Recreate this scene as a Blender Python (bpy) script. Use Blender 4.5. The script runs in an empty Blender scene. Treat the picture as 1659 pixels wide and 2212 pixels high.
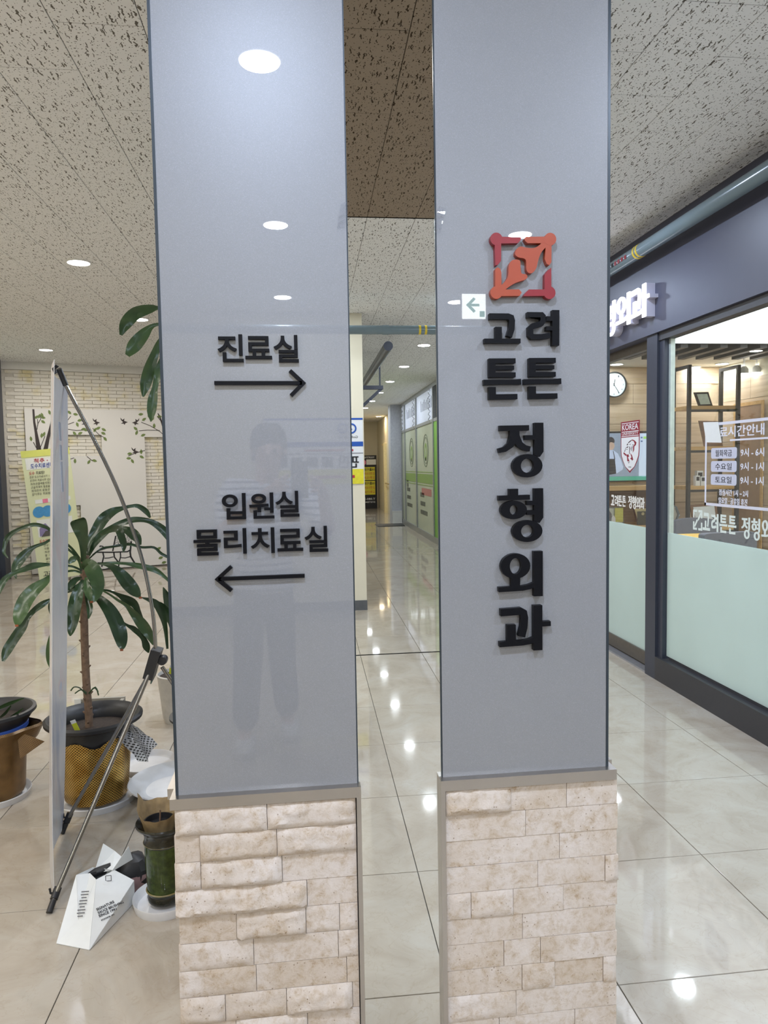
import bpy, bmesh, math, random
from mathutils import Vector, Matrix
random.seed(7)
sc = bpy.context.scene
COL = sc.collection
R_ = math.radians

# ------------------------------------------------------------------ camera
F, CX, CY = 1554.38, 829.5, 1106.0
YAW, PIT, ROL, CH = 0.116023, 0.0647971, 0.0167967, 1.472
_cy, _sy, _cp, _sp = math.cos(YAW), math.sin(YAW), math.cos(PIT), math.sin(PIT)
FWD = Vector((_sy*_cp, _cy*_cp, -_sp)); _r = Vector((_cy, -_sy, 0)); _d = FWD.cross(_r)
RGT = math.cos(ROL)*_r + math.sin(ROL)*_d
DWN = -math.sin(ROL)*_r + math.cos(ROL)*_d
cam_d = bpy.data.cameras.new('camera'); cam = bpy.data.objects.new('camera', cam_d); COL.objects.link(cam)
cam_d.sensor_fit = 'HORIZONTAL'; cam_d.sensor_width = 36; cam_d.lens = F/1659*36
cam_d.clip_start = 0.02; cam_d.clip_end = 100
M = Matrix((RGT, -DWN, -FWD)).transposed().to_4x4(); M.translation = (0, 0, CH)
cam.matrix_world = M
sc.camera = cam

# ------------------------------------------------------------------ world, exposure
w = bpy.data.worlds.new('world'); sc.world = w; w.use_nodes = True
w.node_tree.nodes['Background'].inputs[0].default_value = (0.9, 0.95, 1.0, 1)
w.node_tree.nodes['Background'].inputs[1].default_value = 0.25
sc.view_settings.view_transform = 'Standard'; sc.view_settings.look = 'None'
sc.view_settings.gamma = 1; sc.view_settings.use_curve_mapping = False
sc.view_settings.exposure = 0.38
LIGHT_W = 17.0          # watts of one ceiling downlight
COOL, WARM = (0.80, 0.88, 1.0), (1.0, 0.95, 0.88)

# ------------------------------------------------------------------ geometry helpers
def ray(x, y): return RGT*((x-CX)/F) + DWN*((y-CY)/F) + FWD
def at(x, y, X=None, Y=None, Z=None):
    """the world point a ray of the photograph meets at a given distance plane"""
    d = ray(x, y)
    t = X/d.x if X is not None else Y/d.y if Y is not None else (Z-CH)/d.z
    return Vector((0, 0, CH)) + d*t
def pix(p):
    q = Vector(p)-Vector((0, 0, CH)); z = q.dot(FWD)
    if z < 0.05: return None
    return CX+F*q.dot(RGT)/z, CY+F*q.dot(DWN)/z, z
ORG = {}
EX, EY, EZ = Vector((1, 0, 0)), Vector((0, 1, 0)), Vector((0, 0, 1))

class MB:
    def __init__(s): s.v = []; s.f = []
    def add(s, vs, fs):
        b = len(s.v); s.v += [Vector(a) for a in vs]; s.f += [tuple(i+b for i in q) for q in fs]; return s
    def box(s, x0, x1, y0, y1, z0, z1):
        return s.add([(x0,y0,z0),(x1,y0,z0),(x1,y1,z0),(x0,y1,z0),(x0,y0,z1),(x1,y0,z1),(x1,y1,z1),(x0,y1,z1)],
                     [(0,3,2,1),(4,5,6,7),(0,1,5,4),(1,2,6,5),(2,3,7,6),(3,0,4,7)])
    def obox(s, c, u, v, n, hu, hv, hn):
        c, u, v, n = Vector(c), Vector(u), Vector(v), Vector(n)
        vs = [c+u*(a*hu)+v*(b*hv)+n*(d*hn) for d in (-1, 1) for a, b in ((-1,-1),(1,-1),(1,1),(-1,1))]
        return s.add(vs, [(0,3,2,1),(4,5,6,7),(0,1,5,4),(1,2,6,5),(2,3,7,6),(3,0,4,7)])
    def bar(s, a, b, w, h=None, up=EZ):
        a, b = Vector(a), Vector(b); d = (b-a); L = d.length; d.normalize()
        if abs(d.dot(up)) > .98: up = EX
        x = d.cross(up).normalized(); y = x.cross(d)
        return s.obox((a+b)/2, d, x, y, L/2, w/2, (h or w)/2)
    def prism(s, pts, O, u, v, n, d, d0=0.0):
        O, u, v, n = Vector(O), Vector(u), Vector(v), Vector(n)
        k = len(pts)
        vs = [O+u*p[0]+v*p[1]+n*d0 for p in pts]+[O+u*p[0]+v*p[1]+n*d for p in pts]
        fs = [tuple(range(k-1, -1, -1)), tuple(range(k, 2*k))]+[(i, (i+1) % k, k+(i+1) % k, k+i) for i in range(k)]
        return s.add(vs, fs)
    def poly3(s, pts, n, d):
        """a polygon given by world points, thickened by d along n"""
        n = Vector(n)*d; k = len(pts); pts = [Vector(p) for p in pts]
        return s.add(pts+[p+n for p in pts], [tuple(range(k-1, -1, -1)), tuple(range(k, 2*k))]+[(i, (i+1) % k, k+(i+1) % k, k+i) for i in range(k)])
    def ring(s, c, rx, ry, ix, iy, O, u, v, n, d, seg=28):
        O, u, v, n = Vector(O), Vector(u), Vector(v), Vector(n); vs = []; fs = []
        for i in range(seg):
            a = 2*math.pi*i/seg; ca, sa = math.cos(a), math.sin(a)
            o = O+u*(c[0]+rx*ca)+v*(c[1]+ry*sa); q = O+u*(c[0]+ix*ca)+v*(c[1]+iy*sa)
            vs += [o, q, o+n*d, q+n*d]
        for i in range(seg):
            a = 4*i; b = 4*((i+1) % seg)
            fs += [(a+2, b+2, b+3, a+3), (a, a+1, b+1, b), (a, b, b+2, a+2), (a+1, a+3, b+3, b+1)]
        return s.add(vs, fs)
    def disc(s, c, rx, ry, O, u, v, n, d, seg=24):
        return s.prism([(c[0]+rx*math.cos(2*math.pi*i/seg), c[1]+ry*math.sin(2*math.pi*i/seg)) for i in range(seg)], O, u, v, n, d)
    def stroke(s, pts, w, O, u, v, n, d):
        """a thick polyline as one flat plate"""
        P = [Vector((p[0], p[1])) for p in pts]; k = len(P); L = []; Rr = []
        for i in range(k):
            a = (P[i]-P[i-1]).normalized() if i else None
            b = (P[i+1]-P[i]).normalized() if i < k-1 else None
            t = a if b is None else b if a is None else (a+b).normalized()
            nn = Vector((-t.y, t.x)); m = 1.0
            if a is not None and b is not None: m = 1/max(.6, nn.dot(Vector((-a.y, a.x))))
            ww = (w[i] if isinstance(w, (list, tuple)) else w)/2*m
            L.append(P[i]+nn*ww); Rr.append(P[i]-nn*ww)
        return s.prism([tuple(p) for p in L+Rr[::-1]], O, u, v, n, d)
    def tube(s, path, r, seg=10, cap=True):
        P = [Vector(p) for p in path]; k = len(P); rs = r if isinstance(r, (list, tuple)) else [r]*k
        up = None; vs = []; fs = []
        for i in range(k):
            t = (P[min(i+1, k-1)]-P[max(i-1, 0)]).normalized()
            if up is None: up = t.orthogonal().normalized()
            up = (up-t*up.dot(t)).normalized(); b = t.cross(up)
            vs += [P[i]+(up*math.cos(2*math.pi*j/seg)+b*math.sin(2*math.pi*j/seg))*rs[i] for j in range(seg)]
        for i in range(k-1):
            for j in range(seg):
                j2 = (j+1) % seg; fs.append((i*seg+j, i*seg+j2, (i+1)*seg+j2, (i+1)*seg+j))
        if cap: fs += [tuple(range(seg-1, -1, -1)), tuple(range((k-1)*seg, k*seg))]
        return s.add(vs, fs)
    def lathe(s, prof, c, seg=32, axis=EZ, wob=None):
        c = Vector(c); axis = Vector(axis).normalized()
        a = EX if abs(axis.z) > .9 else axis.orthogonal().normalized(); b = axis.cross(a); vs = []; fs = []; k = len(prof)
        for i, (r, z) in enumerate(prof):
            for j in range(seg):
                t = 2*math.pi*j/seg; rr, zz = (wob(i, t, r, z) if wob else (r, z))
                vs.append(c+(a*math.cos(t)+b*math.sin(t))*max(rr, 1e-5)+axis*zz)
        for i in range(k-1):
            for j in range(seg):
                j2 = (j+1) % seg; fs.append((i*seg+j, i*seg+j2, (i+1)*seg+j2, (i+1)*seg+j))
        return s.add(vs, fs)
    def mesh(s, org=(0, 0, 0), smooth=False, name='mesh'):
        me = bpy.data.meshes.new(name); o = Vector(org)
        me.from_pydata([v-o for v in s.v], [], s.f)
        bm = bmesh.new(); bm.from_mesh(me); bmesh.ops.recalc_face_normals(bm, faces=bm.faces); bm.to_mesh(me); bm.free()
        if smooth:
            me.polygons.foreach_set('use_smooth', [True]*len(me.polygons))
            me.set_sharp_from_angle(angle=R_(35))
        return me
    def build(s, name, mat, parent=None, smooth=False, at_=None):
        org = ORG[parent.name] if parent else Vector(at_ or (0, 0, 0))
        me = s.mesh(org, smooth, name)
        if mat: me.materials.append(mat)
        o = bpy.data.objects.new(name, me); COL.objects.link(o)
        if parent: o.parent = parent
        else: o.location = org
        ORG[o.name] = org
        return o

def tag(o, label=None, cat=None, group=None, kind=None):
    if label: o['label'] = label
    if cat: o['category'] = cat
    if group: o['group'] = group
    if kind: o['kind'] = kind
    return o
def thing(name, loc, label, cat, group=None):
    o = bpy.data.objects.new(name, None); COL.objects.link(o); o.location = loc; o.empty_display_size = .1
    ORG[o.name] = Vector(loc); return tag(o, label, cat, group)
def struct(name, mb, mat, at_=None, label=None, smooth=False):
    return tag(mb.build(name, mat, None, smooth, at_), label, None, None, 'structure')
def place(me, name, mat, parent, O, u, v, n, label=None):
    """put a flat mesh (x right, y up, z out) into the world"""
    O, u, v, n = Vector(O), Vector(u), Vector(v), Vector(n); mb = MB()
    mb.v = [O+u*q.co.x+v*q.co.y+n*q.co.z for q in me.vertices]; mb.f = [tuple(p.vertices) for p in me.polygons]
    o = mb.build(name, mat, parent)
    if label: o['label'] = label
    return o

# ------------------------------------------------------------------ materials
def rgb(h):  # sRGB 0-255 -> linear
    return tuple(((c/255+.055)/1.055)**2.4 if c/255 > .04045 else c/255/12.92 for c in h)
MATS = {}
def mat(name, col, rough=.5, metal=0., spec=.5, var=.08, scale=30., coat=0., emit=0., bump=0., coat_rough=.03, alpha=1.0, ecol=None):
    if name in MATS: return MATS[name]
    m = bpy.data.materials.new(name); m.use_nodes = True; nt = m.node_tree; b = nt.nodes['Principled BSDF']
    b.inputs['Roughness'].default_value = rough; b.inputs['Metallic'].default_value = metal
    b.inputs['Specular IOR Level'].default_value = spec
    b.inputs['Coat Weight'].default_value = coat; b.inputs['Coat Roughness'].default_value = coat_rough
    geo = nt.nodes.new('ShaderNodeNewGeometry'); no = nt.nodes.new('ShaderNodeTexNoise')
    no.inputs['Scale'].default_value = scale; no.inputs['Detail'].default_value = 4
    nt.links.new(geo.outputs['Position'], no.inputs['Vector'])
    ra = nt.nodes.new('ShaderNodeValToRGB'); c = Vector(col)
    ra.color_ramp.elements[0].position = .3; ra.color_ramp.elements[1].position = .7
    ra.color_ramp.elements[0].color = (*(c*(1-var)), 1); ra.color_ramp.elements[1].color = (*[min(1, k) for k in c*(1+var)], 1)
    nt.links.new(no.outputs['Fac'], ra.inputs['Fac']); nt.links.new(ra.outputs['Color'], b.inputs['Base Color'])
    if emit:
        b.inputs['Emission Color'].default_value = (*(ecol or col), 1); b.inputs['Emission Strength'].default_value = emit
    if bump:
        bu = nt.nodes.new('ShaderNodeBump'); bu.inputs['Strength'].default_value = bump; bu.inputs['Distance'].default_value = .004
        nt.links.new(no.outputs['Fac'], bu.inputs['Height']); nt.links.new(bu.outputs['Normal'], b.inputs['Normal'])
    MATS[name] = m; return m
def nodes(name):
    m = bpy.data.materials.new(name); m.use_nodes = True; nt = m.node_tree
    return m, nt, nt.nodes['Principled BSDF'], lambda t, **k: _mk(nt, t, k), nt.links.new
def _mk(nt, t, k):
    n = nt.nodes.new(t)
    for a, b in k.items():
        if a in n.inputs: n.inputs[a].default_value = b
        else: setattr(n, a, b)
    return n
def ramp(nt, stops, interp='LINEAR'):
    r = nt.nodes.new('ShaderNodeValToRGB'); cr = r.color_ramp; cr.interpolation = interp
    while len(cr.elements) < len(stops): cr.elements.new(.5)
    for e, (p, c) in zip(cr.elements, stops): e.position = p; e.color = (*c, 1) if len(c) == 3 else c
    return r

def floor_material():
    m, nt, b, N, L = nodes('polished_beige_tile')
    g = N('ShaderNodeNewGeometry'); n1 = N('ShaderNodeTexNoise', Scale=3.2, Detail=9.0, Roughness=.62, Distortion=1.2)
    L(g.outputs['Position'], n1.inputs['Vector'])
    r = ramp(nt, [(.3, rgb((165, 153, 137))), (.5, rgb((178, 168, 153))), (.72, rgb((186, 179, 167)))]); L(n1.outputs['Fac'], r.inputs['Fac'])
    n2 = N('ShaderNodeTexNoise', Scale=7.0, Detail=6.0, Distortion=2.5); L(g.outputs['Position'], n2.inputs['Vector'])
    v = ramp(nt, [(.485, (1, 1, 1)), (.5, (.88, .85, .8)), (.515, (1, 1, 1))]); L(n2.outputs['Fac'], v.inputs['Fac'])
    mx = N('ShaderNodeMix', data_type='RGBA', blend_type='MULTIPLY'); mx.inputs[0].default_value = .6
    L(r.outputs['Color'], mx.inputs[6]); L(v.outputs['Color'], mx.inputs[7]); L(mx.outputs[2], b.inputs['Base Color'])
    b.inputs['Roughness'].default_value = .045; b.inputs['Specular IOR Level'].default_value = .55
    n3 = N('ShaderNodeTexNoise', Scale=9.0, Detail=2.0); L(g.outputs['Position'], n3.inputs['Vector'])
    bu = N('ShaderNodeBump', Strength=.05, Distance=.002); L(n3.outputs['Fac'], bu.inputs['Height']); L(bu.outputs['Normal'], b.inputs['Normal'])
    return m
def ceiling_material():
    m, nt, b, N, L = nodes('fissured_ceiling_board')
    g = N('ShaderNodeNewGeometry')
    nd = N('ShaderNodeTexNoise', Scale=55.0, Detail=2.0); L(g.outputs['Position'], nd.inputs['Vector'])
    sub = N('ShaderNodeVectorMath', operation='SUBTRACT'); L(nd.outputs['Color'], sub.inputs[0]); sub.inputs[1].default_value = (.5, .5, .5)
    scl = N('ShaderNodeVectorMath', operation='MULTIPLY'); L(sub.outputs[0], scl.inputs[0]); scl.inputs[1].default_value = (.022, .01, 0)
    ad = N('ShaderNodeVectorMath', operation='ADD'); L(g.outputs['Position'], ad.inputs[0]); L(scl.outputs[0], ad.inputs[1])
    def marks(sx, sy, th, rot):
        mp = N('ShaderNodeMapping'); L(ad.outputs[0], mp.inputs['Vector'])
        mp.inputs['Rotation'].default_value = (0, 0, rot); mp.inputs['Scale'].default_value = (sx, sy, 0)
        vo = N('ShaderNodeTexVoronoi', voronoi_dimensions='2D', Scale=1.0); L(mp.outputs[0], vo.inputs['Vector'])
        # only some of the cells carry a mark
        sepc = N('ShaderNodeSeparateColor'); L(vo.outputs['Color'], sepc.inputs[0])
        rr = N('ShaderNodeMath', operation='MULTIPLY'); L(sepc.outputs[0], rr.inputs[0]); rr.inputs[1].default_value = th
        lt = N('ShaderNodeMath', operation='LESS_THAN'); L(vo.outputs['Distance'], lt.inputs[0]); L(rr.outputs[0], lt.inputs[1])
        return lt
    a1 = marks(64, 9, .20, .10); a2 = marks(54, 11, .16, -.4); a3 = marks(72, 66, .19, 0)
    mx1 = N('ShaderNodeMath', operation='MAXIMUM'); L(a1.outputs[0], mx1.inputs[0]); L(a2.outputs[0], mx1.inputs[1])
    mx2 = N('ShaderNodeMath', operation='MAXIMUM'); L(mx1.outputs[0], mx2.inputs[0]); L(a3.outputs[0], mx2.inputs[1])
    mc = N('ShaderNodeMix', data_type='RGBA'); L(mx2.outputs[0], mc.inputs[0])
    mc.inputs[6].default_value = (*rgb((236, 235, 233)), 1); mc.inputs[7].default_value = (*rgb((104, 98, 90)), 1)
    L(mc.outputs[2], b.inputs['Base Color']); b.inputs['Roughness'].default_value = .9
    return m
def stone_material():
    m, nt, b, N, L = nodes('split_travertine')
    g = N('ShaderNodeNewGeometry'); oi = N('ShaderNodeObjectInfo')
    off = N('ShaderNodeVectorMath', operation='SCALE'); off.inputs['Scale'].default_value = 9.0
    cmb = N('ShaderNodeCombineXYZ'); L(oi.outputs['Random'], cmb.inputs[0]); L(oi.outputs['Random'], cmb.inputs[2]); L(cmb.outputs[0], off.inputs[0])
    ad = N('ShaderNodeVectorMath', operation='ADD'); L(g.outputs['Position'], ad.inputs[0]); L(off.outputs[0], ad.inputs[1])
    n1 = N('ShaderNodeTexNoise', Scale=34.0, Detail=12.0, Roughness=.78, Distortion=.35); L(ad.outputs[0], n1.inputs['Vector'])
    r = ramp(nt, [(.30, rgb((160, 134, 104))), (.41, rgb((200, 186, 169))), (.52, rgb((215, 206, 197))), (.75, rgb((224, 217, 211)))]); L(n1.outputs['Fac'], r.inputs['Fac'])
    n2 = N('ShaderNodeTexNoise', Scale=5.0, Detail=5.0); L(ad.outputs[0], n2.inputs['Vector'])
    r2 = ramp(nt, [(.38, rgb((255, 250, 246))), (.62, rgb((236, 224, 208)))]); L(n2.outputs['Fac'], r2.inputs['Fac'])
    mx = N('ShaderNodeMix', data_type='RGBA', blend_type='MULTIPLY'); mx.inputs[0].default_value = .8
    L(r.outputs['Color'], mx.inputs[6]); L(r2.outputs['Color'], mx.inputs[7])
    v = N('ShaderNodeTexVoronoi', Scale=85.0); L(ad.outputs[0], v.inputs['Vector'])
    pit = ramp(nt, [(.09, (.45, .38, .3)), (.17, (1, 1, 1))]); L(v.outputs['Distance'], pit.inputs['Fac'])
    n4 = N('ShaderNodeTexNoise', Scale=11.0, Detail=3.0); L(ad.outputs[0], n4.inputs['Vector'])
    gate = ramp(nt, [(.42, (0, 0, 0)), (.60, (.95, .95, .95))]); L(n4.outputs['Fac'], gate.inputs['Fac'])
    mp = N('ShaderNodeMix', data_type='RGBA', blend_type='MULTIPLY'); L(gate.outputs['Color'], mp.inputs[0])
    L(mx.outputs[2], mp.inputs[6]); L(pit.outputs['Color'], mp.inputs[7]); L(mp.outputs[2], b.inputs['Base Color'])
    b.inputs['Roughness'].default_value = .75; b.inputs['Specular IOR Level'].default_value = .25
    n5 = N('ShaderNodeTexNoise', Scale=75.0, Detail=8.0, Roughness=.75); L(ad.outputs[0], n5.inputs['Vector'])
    bu = N('ShaderNodeBump', Strength=.6, Distance=.004); L(n5.outputs['Fac'], bu.inputs['Height']); L(bu.outputs['Normal'], b.inputs['Normal'])
    return m
def brick_material():
    m, nt, b, N, L = nodes('white_foam_brick')
    oi = N('ShaderNodeObjectInfo'); g = N('ShaderNodeNewGeometry')
    n1 = N('ShaderNodeTexNoise', Scale=5.0, Detail=4.0); L(g.outputs['Position'], n1.inputs['Vector'])
    r = ramp(nt, [(.48, rgb((226, 221, 210))), (.56, rgb((226, 219, 200))), (.68, rgb((216, 204, 160)))]); L(n1.outputs['Fac'], r.inputs['Fac'])
    L(r.outputs['Color'], b.inputs['Base Color']); b.inputs['Roughness'].default_value = .7
    n2 = N('ShaderNodeTexNoise', Scale=40.0, Detail=5.0); L(g.outputs['Position'], n2.inputs['Vector'])
    bu = N('ShaderNodeBump', Strength=.4, Distance=.01); L(n2.outputs['Fac'], bu.inputs['Height']); L(bu.outputs['Normal'], b.inputs['Normal'])
    return m
def panel_material():
    m, nt, b, N, L = nodes('back_painted_silver_glass')
    g = N('ShaderNodeNewGeometry'); n1 = N('ShaderNodeTexNoise', Scale=900.0, Detail=1.0); L(g.outputs['Position'], n1.inputs['Vector'])
    r = ramp(nt, [(.35, rgb((133, 133, 134))), (.65, rgb((139, 139, 141))), (.8, rgb((158, 159, 163)))]); L(n1.outputs['Fac'], r.inputs['Fac'])
    L(r.outputs['Color'], b.inputs['Base Color']); b.inputs['Roughness'].default_value = .42; b.inputs['Metallic'].default_value = .13; b.inputs['Specular IOR Level'].default_value = .2
    b.inputs['Coat Weight'].default_value = 1.0; b.inputs['Coat Roughness'].default_value = .004; b.inputs['Coat IOR'].default_value = 1.6
    return m
def glass_material(name, tint=(1, 1, 1), refl=1.0):
    m, nt, b, N, L = nodes(name); nt.nodes.remove(b); out = nt.nodes['Material Output']
    t = N('ShaderNodeBsdfTransparent'); t.inputs[0].default_value = (*tint, 1)
    gl = N('ShaderNodeBsdfGlossy'); gl.inputs['Roughness'].default_value = .0; gl.inputs['Color'].default_value = (1, 1, 1, 1)
    g = N('ShaderNodeNewGeometry'); io = N('ShaderNodeMix', data_type='FLOAT'); io.inputs[2].default_value = 1.45; io.inputs[3].default_value = 1/1.45; L(g.outputs['Backfacing'], io.inputs[0])
    fr = N('ShaderNodeFresnel'); L(io.outputs[0], fr.inputs['IOR']); mu = N('ShaderNodeMath', operation='MULTIPLY'); L(fr.outputs[0], mu.inputs[0]); mu.inputs[1].default_value = refl
    ms = N('ShaderNodeMixShader'); L(mu.outputs[0], ms.inputs[0]); L(t.outputs[0], ms.inputs[1]); L(gl.outputs[0], ms.inputs[2])
    L(ms.outputs[0], out.inputs['Surface']); return m
def frost_material(name, col, trans=.35):
    m, nt, b, N, L = nodes(name); out = nt.nodes['Material Output']
    b.inputs['Base Color'].default_value = (*col, 1); b.inputs['Roughness'].default_value = .25
    n1 = N('ShaderNodeTexNoise', Scale=3.0); g = N('ShaderNodeNewGeometry'); L(g.outputs['Position'], n1.inputs['Vector'])
    r = ramp(nt, [(.3, tuple(c*.97 for c in col)), (.7, tuple(min(1, c*1.03) for c in col))]); L(n1.outputs['Fac'], r.inputs['Fac']); L(r.outputs['Color'], b.inputs['Base Color'])
    t = N('ShaderNodeBsdfTranslucent'); t.inputs[0].default_value = (*col, 1)
    ms = N('ShaderNodeMixShader'); ms.inputs[0].default_value = trans
    L(b.outputs[0], ms.inputs[1]); L(t.outputs[0], ms.inputs[2]); L(ms.outputs[0], out.inputs['Surface']); return m
def wood_material(name, c0, c1, along=0, scale=1.0, rough=.45):
    m, nt, b, N, L = nodes(name); g = N('ShaderNodeNewGeometry'); mp = N('ShaderNodeMapping'); L(g.outputs['Position'], mp.inputs['Vector'])
    s = [26*scale]*3; s[along] = 1.2*scale; mp.inputs['Scale'].default_value = s
    n1 = N('ShaderNodeTexNoise', Scale=1.0, Detail=7.0, Distortion=.6); L(mp.outputs[0], n1.inputs['Vector'])
    r = ramp(nt, [(.3, c0), (.7, c1)]); L(n1.outputs['Fac'], r.inputs['Fac']); L(r.outputs['Color'], b.inputs['Base Color'])
    b.inputs['Roughness'].default_value = rough; return m
def mesh_wrap_material(name, c0, c1, scale, metal, hole=(.02, .015, .01)):
    """a woven metallic wrap: a lattice of bright threads over dark holes, mapped around the pot"""
    m, nt, b, N, L = nodes(name); tc = N('ShaderNodeTexCoord'); sp = N('ShaderNodeSeparateXYZ'); L(tc.outputs['Object'], sp.inputs[0])
    an = N('ShaderNodeMath', operation='ARCTAN2'); L(sp.outputs[1], an.inputs[0]); L(sp.outputs[0], an.inputs[1])
    def wav(src, k):
        mu = N('ShaderNodeMath', operation='MULTIPLY'); L(src, mu.inputs[0]); mu.inputs[1].default_value = k
        si = N('ShaderNodeMath', operation='SINE'); L(mu.outputs[0], si.inputs[0]); return si
    a = wav(an.outputs[0], 75*scale); c = wav(sp.outputs[2], 560*scale)
    ml = N('ShaderNodeMath', operation='MULTIPLY'); L(a.outputs[0], ml.inputs[0]); L(c.outputs[0], ml.inputs[1])
    gt = N('ShaderNodeMath', operation='GREATER_THAN'); L(ml.outputs[0], gt.inputs[0]); gt.inputs[1].default_value = .22
    n1 = N('ShaderNodeTexNoise', Scale=14.0, Detail=3.0); L(tc.outputs['Object'], n1.inputs['Vector'])
    r = ramp(nt, [(.3, c0), (.7, c1)]); L(n1.outputs['Fac'], r.inputs['Fac'])
    mx = N('ShaderNodeMix', data_type='RGBA'); L(gt.outputs[0], mx.inputs[0]); L(r.outputs['Color'], mx.inputs[6]); mx.inputs[7].default_value = (*hole, 1)
    L(mx.outputs[2], b.inputs['Base Color']); b.inputs['Metallic'].default_value = metal; b.inputs['Roughness'].default_value = .32
    return m

M_FLOOR = floor_material(); M_CEIL = ceiling_material(); M_STONE = stone_material(); M_BRICK = brick_material(); M_PANEL = panel_material()
M_GLASS = glass_material('clear_glass', (.97, .99, .98)); M_FROST = frost_material('frosted_film', rgb((218, 232, 228)), .4)
M_WOOD = wood_material('light_oak_wall', rgb((190, 165, 132)), rgb((214, 193, 163)), 0)
M_WOODY = wood_material('light_oak_side_wall', rgb((192, 168, 136)), rgb((216, 196, 168)), 1)
M_SHELF = wood_material('oak_shelf', rgb((196, 152, 92)), rgb((222, 184, 126)), 0)
M_WOODD = wood_material('brown_wood', rgb((110, 78, 54)), rgb((140, 104, 74)), 0)
M_GROUT = mat('dark_grout', rgb((70, 66, 58)), .9)
M_JOINT = mat('ceiling_joint', rgb((60, 56, 50)), .9)
M_NAVY = mat('dark_navy_fascia', rgb((74, 76, 92)), .42, var=.03, scale=6)
M_FRAME = mat('charcoal_aluminium', rgb((66, 70, 82)), .35, .2, var=.03)
M_SILL = mat('dark_sill', rgb((62, 62, 66)), .4, .2, var=.04)
M_STEEL = mat('brushed_steel_trim', rgb((186, 180, 174)), .30, 1.0, var=.05, scale=8)
M_MIRROR = mat('mirror_silver', (.80, .81, .78), .0, 1.0, var=.0)
M_BRONZE = mat('bronze_mirror', (.30, .245, .185), .0, 1.0, var=.0)
M_BLACK = mat('black_acrylic', rgb((12, 12, 16)), .4, spec=.15, var=.05)
M_RED = mat('red_acrylic', rgb((132, 12, 26)), .35, var=.03)
M_ORANGE = mat('orange_acrylic', rgb((156, 60, 26)), .35, var=.03)
M_EDGE = mat('slate_edge_strip', rgb((48, 56, 62)), .3, .2, var=.04)
M_WHITE = mat('white_paint', rgb((228, 226, 220)), .7, var=.02)
M_CREAM = mat('cream_wall_paint', rgb((226, 219, 198)), .75, var=.02, scale=3)
M_GREYWALL = mat('grey_plaster', rgb((196, 196, 200)), .7, var=.02, scale=3)
M_DARK = mat('near_black', rgb((28, 28, 30)), .5)
M_PVC = mat('grey_pvc', rgb((118, 136, 144)), .22, var=.05, scale=5)
M_YEL = mat('yellow_tape', rgb((228, 200, 60)), .4)
M_LAMP = mat('lit_diffuser', (1, 1, 1), .4, emit=14.0, var=0)
M_LAMPC = mat('lit_sign_face', (.93, .93, 1), .4, emit=2.2, var=0)
M_RIM = mat('white_lamp_rim', rgb((225, 224, 220)), .35, var=.01)
M_BOARD = mat('white_board', rgb((224, 221, 216)), .55, var=.015, scale=2)
M_SOIL = mat('potting_soil', rgb((52, 42, 34)), .95, var=.4, scale=90, bump=.8)
M_LEAF = mat('dark_green_leaf', rgb((44, 66, 38)), .30, var=.28, scale=14, spec=.5)
M_LEAFL = mat('mid_green_leaf', rgb((64, 88, 50)), .32, var=.22, scale=14)
M_BARK = mat('brown_bark', rgb((112, 90, 72)), .85, var=.25, scale=60, bump=.6)
M_PLAST = mat('black_plastic', rgb((36, 36, 38)), .42, var=.1)
M_SAUCER = mat('white_plastic', rgb((214, 213, 212)), .35, var=.03)
M_GOLD = mesh_wrap_material('gold_mesh_wrap', rgb((176, 132, 56)), rgb((226, 190, 106)), .95, .8)
M_GOLD2 = mesh_wrap_material('dull_bronze_wrap', rgb((110, 82, 48)), rgb((150, 116, 72)), 1.6, .45, hole=(.10, .065, .03))
M_GREYMESH = mesh_wrap_material('grey_mesh_wrap', rgb((150, 146, 142)), rgb((176, 172, 168)), .9, .3)
M_MAROON = mat('maroon_wrap', rgb((92, 40, 48)), .5, var=.2, scale=12)
M_TAGY = mat('yellow_green_tag', rgb((208, 214, 62)), .5, var=.05)
M_TAN = mat('tan_paper_mesh', rgb((150, 128, 92)), .7, var=.2, scale=40, bump=.3)
M_VASE = mat('green_glazed_ceramic', rgb((48, 62, 22)), .12, var=.45, scale=55)
M_VASEB = mat('dark_glazed_rim', rgb((38, 36, 24)), .2, var=.3, scale=30)
M_PAPER = mat('white_paper', rgb((222, 224, 222)), .6, var=.02)
M_CHROME = mat('aluminium_pole', rgb((150, 148, 144)), .25, 1.0, var=.06)
M_PRINT = mat('black_print', rgb((30, 30, 32)), .6)

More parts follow.
